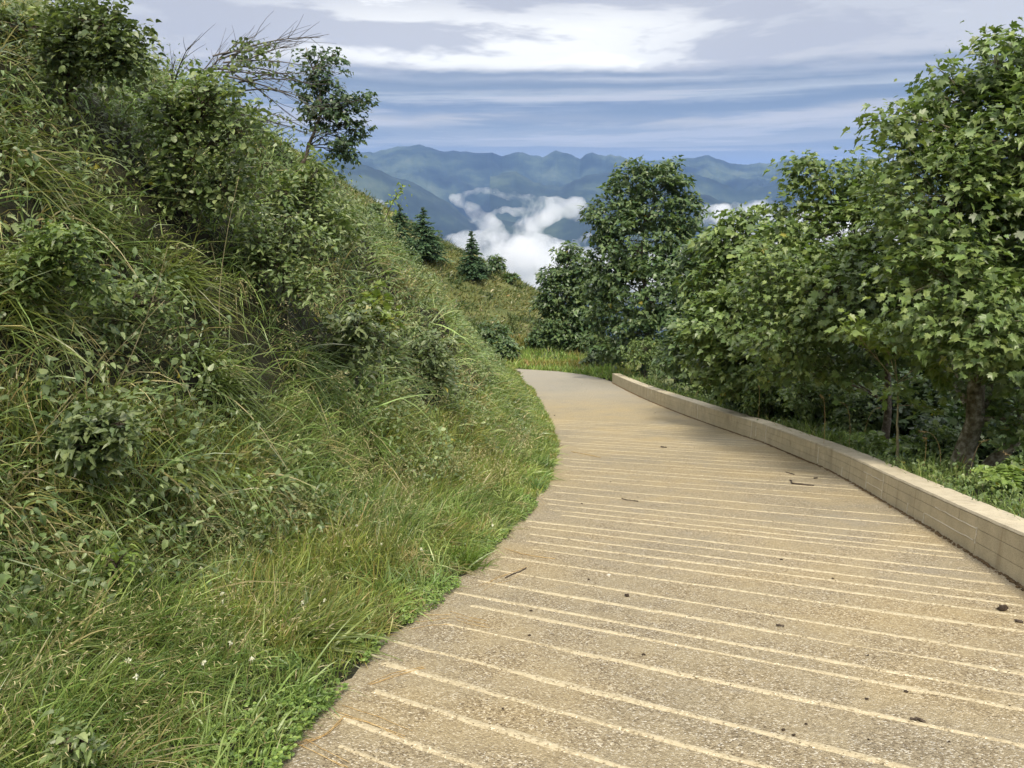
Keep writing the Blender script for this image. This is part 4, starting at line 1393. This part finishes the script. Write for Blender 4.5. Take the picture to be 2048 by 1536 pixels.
# --- small broad leaves between the grass, and clover along the slab edge
G = Geo()
N = 15000
y = 1.8 + 34 * rng.random(N) ** 1.5
dl_ = verge_w(y) * .7 + 8 * rng.random(N)
x = LF(np.minimum(y, 35)) - dl_
pt = vnoise(x * .9, y * .9, 98)
P = np.stack([x, y, ground(x, y)], -1)
P = P[in_view(P, .2) & (pt > .42)]
n0 = len(P)
rep = 7
ci = np.repeat(np.arange(n0), rep)
NM = normals(P[:, 0], P[:, 1])
hgt = rng.uniform(.12, .58, n0) * np.interp(P[:, 1], [11, 22], [1, .5])
Q = P[ci] + (NM[ci] * .6 + [0, 0, .6]) * (hgt[ci] * rng.uniform(.4, 1.0, len(ci)))[:, None] + rng.normal(0, .055, (len(ci), 3))
sz = rng.uniform(.022, .056, n0)[ci] * (1 + .02 * np.linalg.norm(Q, axis=1))
hues = palette('alder', n0, .004)[ci] * rng.uniform(.8, 1.2, (len(ci), 1))
V, F, m = leaf_batch('serr', Q, rng.normal(0, .8, (len(ci), 3)) + [.3, -.2, -.2], NM[ci] + [0, -.2, .7] + rng.normal(0, .35, (len(ci), 3)), sz)
G.add(V, [F], np.repeat(hues, m, 0))
G.build('leafy_herbs', M_LEAF, kind='stuff')

G = Geo()
N = 3000
y = 1.6 + 9 * rng.random(N) ** 1.5
x = LF(y) + .015 - .36 * rng.random(N) ** 2.4 + .10 * fbm(y * 2.2, y * 0 + .5, 3, 90)
P = np.stack([x, y, np.maximum(ground(x, y), zr(y)) + rng.uniform(.01, .07, N)], -1)
P = P[in_view(P, .2) & (vnoise(x * 4, y * 3, 99) > .48)]
n = len(P)
for k in range(3):
    a = rng.uniform(0, 2 * np.pi, n)
    V, F, m = leaf_batch('round', P, np.stack([np.cos(a), np.sin(a), 0 * a + .1], -1), rng.normal(0, .3, (n, 3)) + [0, 0, 1], rng.uniform(.012, .026, n))
    G.add(V, [F], np.repeat(palette('maple', n, 0) * [1.3, 1.35, 1.05], m, 0))
G.build('clover_leaves', M_LEAF, kind='stuff')

# --- grass and weeds behind the wall and round the bend
G = Geo()
N = 17000
y = 4.5 + 30 * rng.random(N) ** 1.2
x = RF(y) + WT + .02 + 1.3 * rng.random(N) ** 1.5
P = np.stack([x, y, ground(x, y)], -1)
P = P[in_view(P, .2) & (vnoise(x * 2, y * 1.3, 100) > .25)]
n = len(P)
d = np.linalg.norm(P - EYE, axis=1)
D = np.array([0, 0, 1.0]) + rng.normal(0, .38, (n, 3)) + np.array([-.12, -.1, 0])
L = rng.uniform(.12, .40, n) * (.6 + .9 * vnoise(P[:, 0] * 1.1, P[:, 1] * 1.1, 101))
G.add(*blades(P, D, L, np.maximum(.006, d * .0009) * rng.uniform(.7, 1.3, n), rng.uniform(.1, .7, n), gcol(n, GV, .07)))
n = len(P[::14])
ci = np.repeat(np.arange(n), 6)
Q = P[::14][ci] + rng.normal(0, .10, (len(ci), 3)) + np.stack([0 * ci, 0 * ci, rng.uniform(.03, .20, len(ci))], -1)
V, F, m = leaf_batch('serr', Q, rng.normal(0, 1, (len(ci), 3)) + [0, 0, -.2], rng.normal(0, .4, (len(ci), 3)) + [-.2, -.2, 1], rng.uniform(.025, .06, len(ci)) * (1 + .012 * np.linalg.norm(Q, axis=1)))
G.add(V, [F], np.repeat(palette('maple', len(ci)) * .85, m, 0))
G.build('wallside_grass', M_GRASS, kind='stuff')

G = Geo()
N = 26000
x = rng.uniform(-5, 7.5, N)
y = 35 + 16 * rng.random(N) ** 1.1
P = np.stack([x, y, ground(x, y)], -1)
onroad = (x < np.interp(y, rrr[-8:, 1], rrr[-8:, 0]) + .05) & (y < 43.2) & (x < 4.6)
P = P[in_view(P, .15) & ~onroad]
n = len(P)
D = np.array([0, 0, 1.0]) + rng.normal(0, .35, (n, 3))
L = rng.uniform(.25, .8, n) * (.45 + .9 * vnoise(P[:, 0] * .8, P[:, 1] * .8, 102))
wn = vnoise(P[:, 0] * .5, P[:, 1] * .5, 103)[:, None]
G.add(*blades(P, D, L, rng.uniform(.03, .06, n), rng.uniform(.1, .6, n), gcol(n, GV, .08) * (1 - .0 * wn) * np.where(wn > .62, [1.25, .9, .8], [1.15, 1.2, 1.0]), 3))
G.build('roadside_grass', M_GRASS, kind='stuff')

# pale seed stalks standing behind the wall
for i, (px, py, hx, hy, lab) in enumerate([(1845, 960, 1850, 875, 'tall pale grass stalk behind the wall, right of the forked sapling'), (1880, 940, 1838, 862, 'bent pale grass stalk arching left behind the wall'), (1938, 955, 1975, 880, 'arching pale grass stalk in front of the torn trunk'),
                                          (1700, 880, 1680, 805, 'pale grass stalk in the dark hollow behind the wall'), (1725, 885, 1760, 815, 'pale drooping stalk left of the thin brown trunk'), (1650, 868, 1640, 790, 'upright stalk behind the middle of the wall'),
                                          (1518, 825, 1517, 770, 'single thin upright stalk behind the wall at mid length'), (2020, 1010, 2005, 905, 'long thin stalk behind the wall near the right edge')]):
    b = gz(at(px, py, 9.8 if px > 1800 else (12.5 if px > 1600 else 16.5)))
    e = at(hx, hy, b[1])
    gq = Geo()
    st_ = bezier(b, [b[0], b[1], e[2] + .02], e, 10)
    gq.add(*tube(st_, np.linspace(.0035, .0018, 10), 4))
    m = 22
    q = st_[-1] + (st_[-3] - st_[-1]) * rng.random((m, 1))
    V, F, C = blades(q, rng.normal(0, .5, (m, 3)) + (st_[-1] - st_[-3]) * 4, rng.uniform(.02, .05, m), np.full(m, .006), np.full(m, .2), np.ones((m, 3)), 2)
    gq.add(V, F)
    o = gq.build('grass_stalk', M_STRAW, None, b)
    o.location = b
    tag(o, lab, 'grass')
# fern fronds behind the wall
def fern(label, px, py, Y, n, L, pal):
    b = gz(at(px, py, Y))
    rt = thing('fern', label, 'fern', tuple(b), 'ferns behind the wall')
    for i in range(n):
        a = rng.uniform(0, 2 * np.pi)
        d = np.array([math.cos(a), math.sin(a), 0])
        path = bezier(b, b + d * L * .4 + [0, 0, L * .75], b + d * L * .95 + [0, 0, L * .5], 14)
        gq = Geo()
        gq.add(*tube(path, np.linspace(.004, .0012, 14), 3), tint=np.array([.12, .16, .04]))
        T = norm(np.gradient(path, axis=0))
        sd_ = norm(np.cross(T, [0, 0, 1]))
        t = np.linspace(.15, 1, 14)
        wl = L * .26 * np.sin(np.pi * np.clip(t, 0, .98)) ** .7
        for s in (-1, 1):
            V, F, m = leaf_batch('serr', path, s * sd_ + T * .35 - [0, 0, .15], np.tile([0, -.1, 1.0], (14, 1)), wl + .01)
            gq.add(V, [F], np.repeat(palette(pal, 14, 0), m, 0))
        gq.build('frond', M_LEAF, rt, b)


fern('bright yellow green fern at the foot of the forked sapling', 1770, 912, 12.0, 9, .62, 'lime')
fern('light green fern behind the wall in front of the thin brown trunk', 1735, 885, 12.8, 7, .55, 'lime')
fern('yellow green leafy fern behind the wall close to the right edge', 2020, 1010, 8.4, 9, .46, 'lime')
fern('small fern under the leaning mossy trunk', 1975, 985, 9.2, 6, .30, 'maple')
# raw torn wood at the foot of the near maple
tw = at(1918, 940, b1[1] - .16)
gq = Geo()
for i in range(26):
    a = np.array([tw[0] + rng.normal(0, .055), tw[1] + rng.normal(0, .03), b1[2] + rng.uniform(-.05, .08)])
    L = rng.uniform(.18, .48)
    V, F, C = blades(a[None], np.array([[rng.normal(.12, .08), rng.normal(.05, .08), 1]]), np.array([L]), np.array([rng.uniform(.025, .06)]), np.array([0.]), np.ones((1, 3)), 3)
    gq.add(V, F)
tr = [o for o in bpy.data.objects if o.get('label', '').startswith('tall near maple')][0]
gq.build('torn_wood', M_RAW, tr, b1)

# ------------------------------------------------------------------ the slope beyond the bend
G = Geo()
N = 75000
x = rng.uniform(-22, 9, N)
y = rng.uniform(46, 96, N)
P = np.stack([x, y, ground(x, y)], -1)
P = P[in_view(P, .15)]
n = len(P)
cl_ = fbm(P[:, 0] * .7, P[:, 1] * .7, 4, 110)
P = P[cl_ > -.22]
n = len(P)
D = np.array([0, 0, 1.0]) + rng.normal(0, .5, (n, 3)) + np.array([.3, -.1, 0])
MEAD = np.array([(.155, .180, .062), (.20, .205, .080), (.115, .150, .050), (.22, .205, .095)])
cc = gcol(n, MEAD, .10)
dk = vnoise(P[:, 0] * 1.1, P[:, 1] * 1.1, 111) > .70
cc[dk] *= np.array([.42, .55, .5])
G.add(*blades(P, D, rng.uniform(.25, .65, n) * np.where(dk, 1.5, 1), rng.uniform(.06, .13, n), rng.uniform(.2, .8, n), cc, 2))
G.build('meadow_grass', M_GRASS, kind='stuff')


def spruce(label, tip, basepx, wpx, seed=0):
    b = on_ground(*basepx, 44)
    Y = b[1]
    H = at(tip[0], tip[1], Y)[2] - b[2]
    R_ = wpx / 1600 * Y
    rt = thing('spruce', label, 'tree', tuple(b), 'spruces on the slope beyond the bend')
    gq = Geo()
    gq.add(*tube([b - [0, 0, .2], b + [0, 0, H * .5], b + [0, 0, H]], [.12, .07, .015], 7))
    gq.build('trunk', M_BARK, rt, b)
    G = Geo()
    nb = 190
    t = rng.random(nb) ** .75 * .97
    for i in range(nb):
        h = H * (.03 + .97 * (1 - t[i]) ** 1.0)
        l = R_ * (.10 + t[i] ** .85) * rng.uniform(.70, 1.12)
        a = rng.uniform(0, 2 * np.pi)
        d = np.array([math.cos(a), math.sin(a), 0])
        s = b + [0, 0, h]
        k = 9
        pth = bezier(s, s + d * l * .55 + [0, 0, -.02 * l], s + d * l + [0, 0, -.22 * l + .06], k)
        sdv = np.cross(d, [0, 0, 1])
        c = palette('rowan', k, 0) * [.75, .85, .78]
        for sg in (-1, 1):
            V, F, C = blades(pth, sg * sdv[None] * .8 + d[None] * .7 + rng.normal(0, .25, (k, 3)), l * .36 * np.linspace(1.0, .5, k) * rng.uniform(.7, 1.2, k), np.full(k, .11), np.full(k, .25), c, 2)
            G.add(V, F, C)
        V, F, C = blades(pth[::2], d[None] + rng.normal(0, .3, (5, 3)), np.full(5, l * .3), np.full(5, .12), np.full(5, .1), c[:5] * 1.25, 2)
        G.add(V, F, C)
    V, F, C = blades(np.tile(b + [0, 0, H * .93], (16, 1)), rng.normal(0, .35, (16, 3)) + [0, 0, .8], np.full(16, H * .09), np.full(16, .07), np.zeros(16), palette('rowan', 16, 0) * .8, 2)
    G.add(V, F, C)
    G.build('crown', M_NEEDLE, rt, b, kind='stuff')
    return rt


spruce('dark spruce standing left of the pair, half behind the bank crest', (797, 408), (802, 520), 38)
spruce('tall pointed dark spruce, right one of the pair on the slope', (851, 415), (848, 522), 44)
spruce('single dark spruce in the middle of the far slope before the white cloud', (942, 463), (944, 560), 30)


def far_bush(label, px, py, r, base, n=70, nl=7, size=.24, name='bush', pal='far_maple'):
    p = on_ground(*base, 40)
    woody(name, label, 'bush', p, [p, at(px, py, p[1])], .03, [blob(px, py, r * .8, p[1]), blob(px - r * .5, py + r * .4, r * .6, p[1]), blob(px + r * .5, py + r * .4, r * .6, p[1])], n, nl, size, 'maple6', pal, spray=.3, bark=M_TWIG, tw_r=.012)


far_bush('round little tree on the far slope crest, right of the single spruce', 992, 522, 17, (990, 545), 60, 7)
far_bush('low bush between the single spruce and the round little tree', 970, 535, 15, (968, 555), 40, 7, pal='rowan')
far_bush('tiny bush on the far slope skyline close to the maples', 1022, 552, 9, (1022, 568), 24, 6)
far_bush('small round tree on the skyline left of the pair of spruces', 745, 416, 15, (750, 445), 50, 7)
far_bush('tuft like bush at the top of the far slope right of the spruce pair', 882, 466, 6, (882, 474), 12, 6)
far_bush('dark bush at the inside of the road bend beyond the bank', 985, 665, 36, (985, 705), 130, 8)
far_bush('spreading bush at the edge of the bend, left of the road end', 1010, 695, 26, (1005, 725), 90, 8)
far_bush('bush under the smaller rounded maple at the road bend', 1085, 668, 28, (1085, 700), 100, 8)
far_bush('bush by the roadside under the big round maple', 1225, 700, 24, (1225, 735), 80, 8)
far_bush('brownish scrub by the roadside short of the wall end', 1190, 715, 16, (1190, 738), 50, 6, pal='dark')

# ------------------------------------------------------------------ small things on the road
ICO0 = ico(0)


def road_item(name, label, cat, build, px, py, mat, group=None):
    p = on_road(px, py)
    gq = Geo()
    build(gq, p)
    o = gq.build(name, mat, None, p, smooth=False)
    o.location = p + [0, 0, .004]
    return tag(o, label, cat, group)


def stick(pts, r):
    def f(gq, p):
        P = np.array([on_road(*q) for q in pts])
        t = np.linspace(0, len(P) - 1, 14)
        P = np.stack([np.interp(t, range(len(P)), P[:, k]) for k in range(3)], -1) + rng.normal(0, r * .6, (14, 3)) * [1, 1, .3]
        P[:, 2] += r
        gq.add(*tube(P, r * rng.uniform(.7, 1.2, 14), 6))
    return f


def lump(r, flat=.6):
    def f(gq, p):
        V = ICO1[0] * (1 + .28 * rng.normal(size=(len(ICO1[0]), 1))) * r * [1.2, 1, flat]
        gq.add(V + p + [0, 0, r * flat * .6], [ICO1[1]])
    return f


road_item('stick', 'dark bent stick lying on the road near the wall', 'stick', stick([(1581, 962), (1586, 969), (1600, 970), (1628, 973)], .011), 1600, 970, M_TWIG)
road_item('stick', 'short dark stick just above the bent one on the road', 'stick', stick([(1572, 946), (1580, 948), (1588, 950)], .008), 1580, 948, M_TWIG)
road_item('twig', 'tiny dark twig between the bent stick and the wall', 'twig', stick([(1628, 958), (1634, 957)], .008), 1630, 957, M_TWIG)
road_item('twig', 'broken dark twig on the road centre line in the middle distance', 'twig', stick([(1243, 999), (1252, 1001), (1262, 1002), (1276, 1004)], .007), 1260, 1001, M_TWIG)
road_item('twig', 'small dark twig high on the road towards the bend', 'twig', stick([(1322, 895), (1332, 896)], .012), 1327, 895, M_TWIG)
road_item('twig', 'curled brown twig on the road next to the grass edge', 'twig', stick([(1010, 1158), (1030, 1148), (1040, 1146), (1052, 1138)], .005), 1030, 1148, M_TWIG)
road_item('stone', 'dark round stone on the road by the right edge', 'stone', lump(.026, .8), 2005, 1221, M_CRUMB)
road_item('bark_piece', 'brown bark flake on the road below the round stone', 'bark', stick([(2028, 1244), (2045, 1247)], .008), 2036, 1246, M_TWIG)
road_item('bark_piece', 'dark curled flake lying on a pale road rib at the lower right', 'bark', stick([(1820, 1441), (1836, 1443), (1849, 1446)], .006), 1835, 1443, M_TWIG)
road_item('bark_piece', 'brown dry flake on the road in the lower middle', 'bark', stick([(1553, 1252), (1566, 1255)], .006), 1560, 1253, M_TWIG)
road_item('stone', 'white pebble on the road close to the grass', 'stone', lump(.013, .7), 1217, 1152, M_STONE)
road_item('stone', 'dark pebble on a pale road rib in the lower middle', 'stone', lump(.012, .8), 1254, 1194, M_CRUMB)
road_item('stalk', 'pale curved grass stalk lying on the road beside the verge', 'stalk', stick([(1010, 1098), (1040, 1108), (1075, 1115), (1110, 1119)], .0028), 1060, 1110, M_STRAW)
road_item('stalk', 'pale straw lying across the road edge in the distance', 'stalk', stick([(1142, 904), (1175, 910), (1202, 916)], .005), 1172, 909, M_STRAW)
for pts, lab in [([(960, 1172), (985, 1160), (1010, 1152), (1040, 1140)], 'orange dry stalks beside the lush tussock on the road edge'), ([(600, 1488), (640, 1510), (690, 1535)], 'orange straw bundle pointing down the road at the bottom edge'),
                 ([(675, 1425), (740, 1448), (810, 1478)], 'orange straw lying along a pale rib at the lower left'), ([(905, 1238), (940, 1247), (975, 1255)], 'thin orange straw along the fourth pale rib near the grass'),
                 ([(1065, 1005), (1085, 1002), (1092, 1010)], 'curl of orange dry grass by the far verge'), ([(740, 1370), (790, 1352), (850, 1338)], 'brown wiry stalk stretching from the grass over the road'),
                 ([(825, 1248), (860, 1246), (900, 1243)], 'brown stalks poking from the clover at the road edge'), ([(590, 1500), (650, 1480), (690, 1440)], 'brown curved stalk in the bottom left corner of the road')]:
    def f(gq, p, pts=pts):
        for k in range(3):
            off = rng.normal(0, 7, 2)
            stick([(a + off[0] * (1 - i * .1) + rng.normal(0, 3), b + off[1] + rng.normal(0, 2)) for i, (a, b) in enumerate(pts)], .0014)(gq, p)
    road_item('straw_bunch', lab, 'straw', f, *pts[1], M_STRAW)
for i in range(32):
    px = rng.uniform(1000, 2040); py = 768 + 768 * rng.random() ** .8
    p = on_road(px, py)
    if not (LF(p[1]) + .2 < p[0] < RF(p[1]) - .15):
        continue
    s = rng.uniform(.003, .007) * (1 + .06 * p[1])
    road_item('dirt_crumb', 'small dark crumb of dirt lying on the pale concrete road', 'dirt', lump(s, .6), px, py, M_CRUMB, 'dark crumbs scattered on the road')

# white clover heads in the verge
def clover(px, py, i):
    p = on_ground(px, py, 1.5)
    h = rng.uniform(.13, .20)
    rt = thing('clover_flower', 'white clover flower head among the green verge grass', 'flower', tuple(p), 'white clover flowers in the verge')
    c = p + [rng.normal(0, .02), rng.normal(0, .02), h]
    gq = Geo()
    gq.add(*tube(bezier(p, p + [0, 0, h * .6], c, 4), .0014, 3))
    gq.build('stem', M_STEM, rt, p)
    gq = Geo()
    n = 26
    d = norm(rng.normal(size=(n, 3)) + [0, 0, .35])
    V, F, C = blades(np.tile(c, (n, 1)), d, np.full(n, .015), np.full(n, .0065), np.full(n, .15), np.ones((n, 3)), 2)
    gq.add(V, F)
    gq.build('flower_head', M_PETAL, rt, p)


for i, (px, py) in enumerate([(395, 1190), (455, 1245), (455, 1340), (125, 1285), (285, 1390), (415, 1380), (495, 1395), (720, 1095), (760, 1115), (610, 1240), (450, 1230), (640, 1245),
                              (850, 1132), (275, 1415), (990, 1078)]):
    clover(px, py + 12, i)
# pale yellow flowers of a bank weed
for px, py, lab in [(133, 500, 'small cream flower at the upper left of the bank'), (185, 568, 'small yellow flower left of the bright arching tussock'), (50, 562, 'single yellow flower at the left edge of the bank'), (780, 940, 'small yellow flower at the verge beside the road')]:
    p = on_ground(px, py + 10, 1.5)
    rt = thing('wild_flower', lab, 'flower', tuple(p))
    c = at(px, py, p[1] - .25)
    gq = Geo(); gq.add(*tube(bezier(p, (p + c) / 2 + [0, 0, .05], c, 5), .002, 3)); gq.build('stem', M_STEM, rt, p)
    n = 22
    V, F, C = blades(np.tile(c, (n, 1)) + rng.normal(0, .012, (n, 3)), rng.normal(size=(n, 3)) + [0, -.3, .6], np.full(n, .018), np.full(n, .011), np.full(n, .1), np.tile([.62, .55, .18], (n, 1)), 2)
    gq = Geo(); gq.add(V, F, C); gq.build('petals', M_SEED, rt, p)
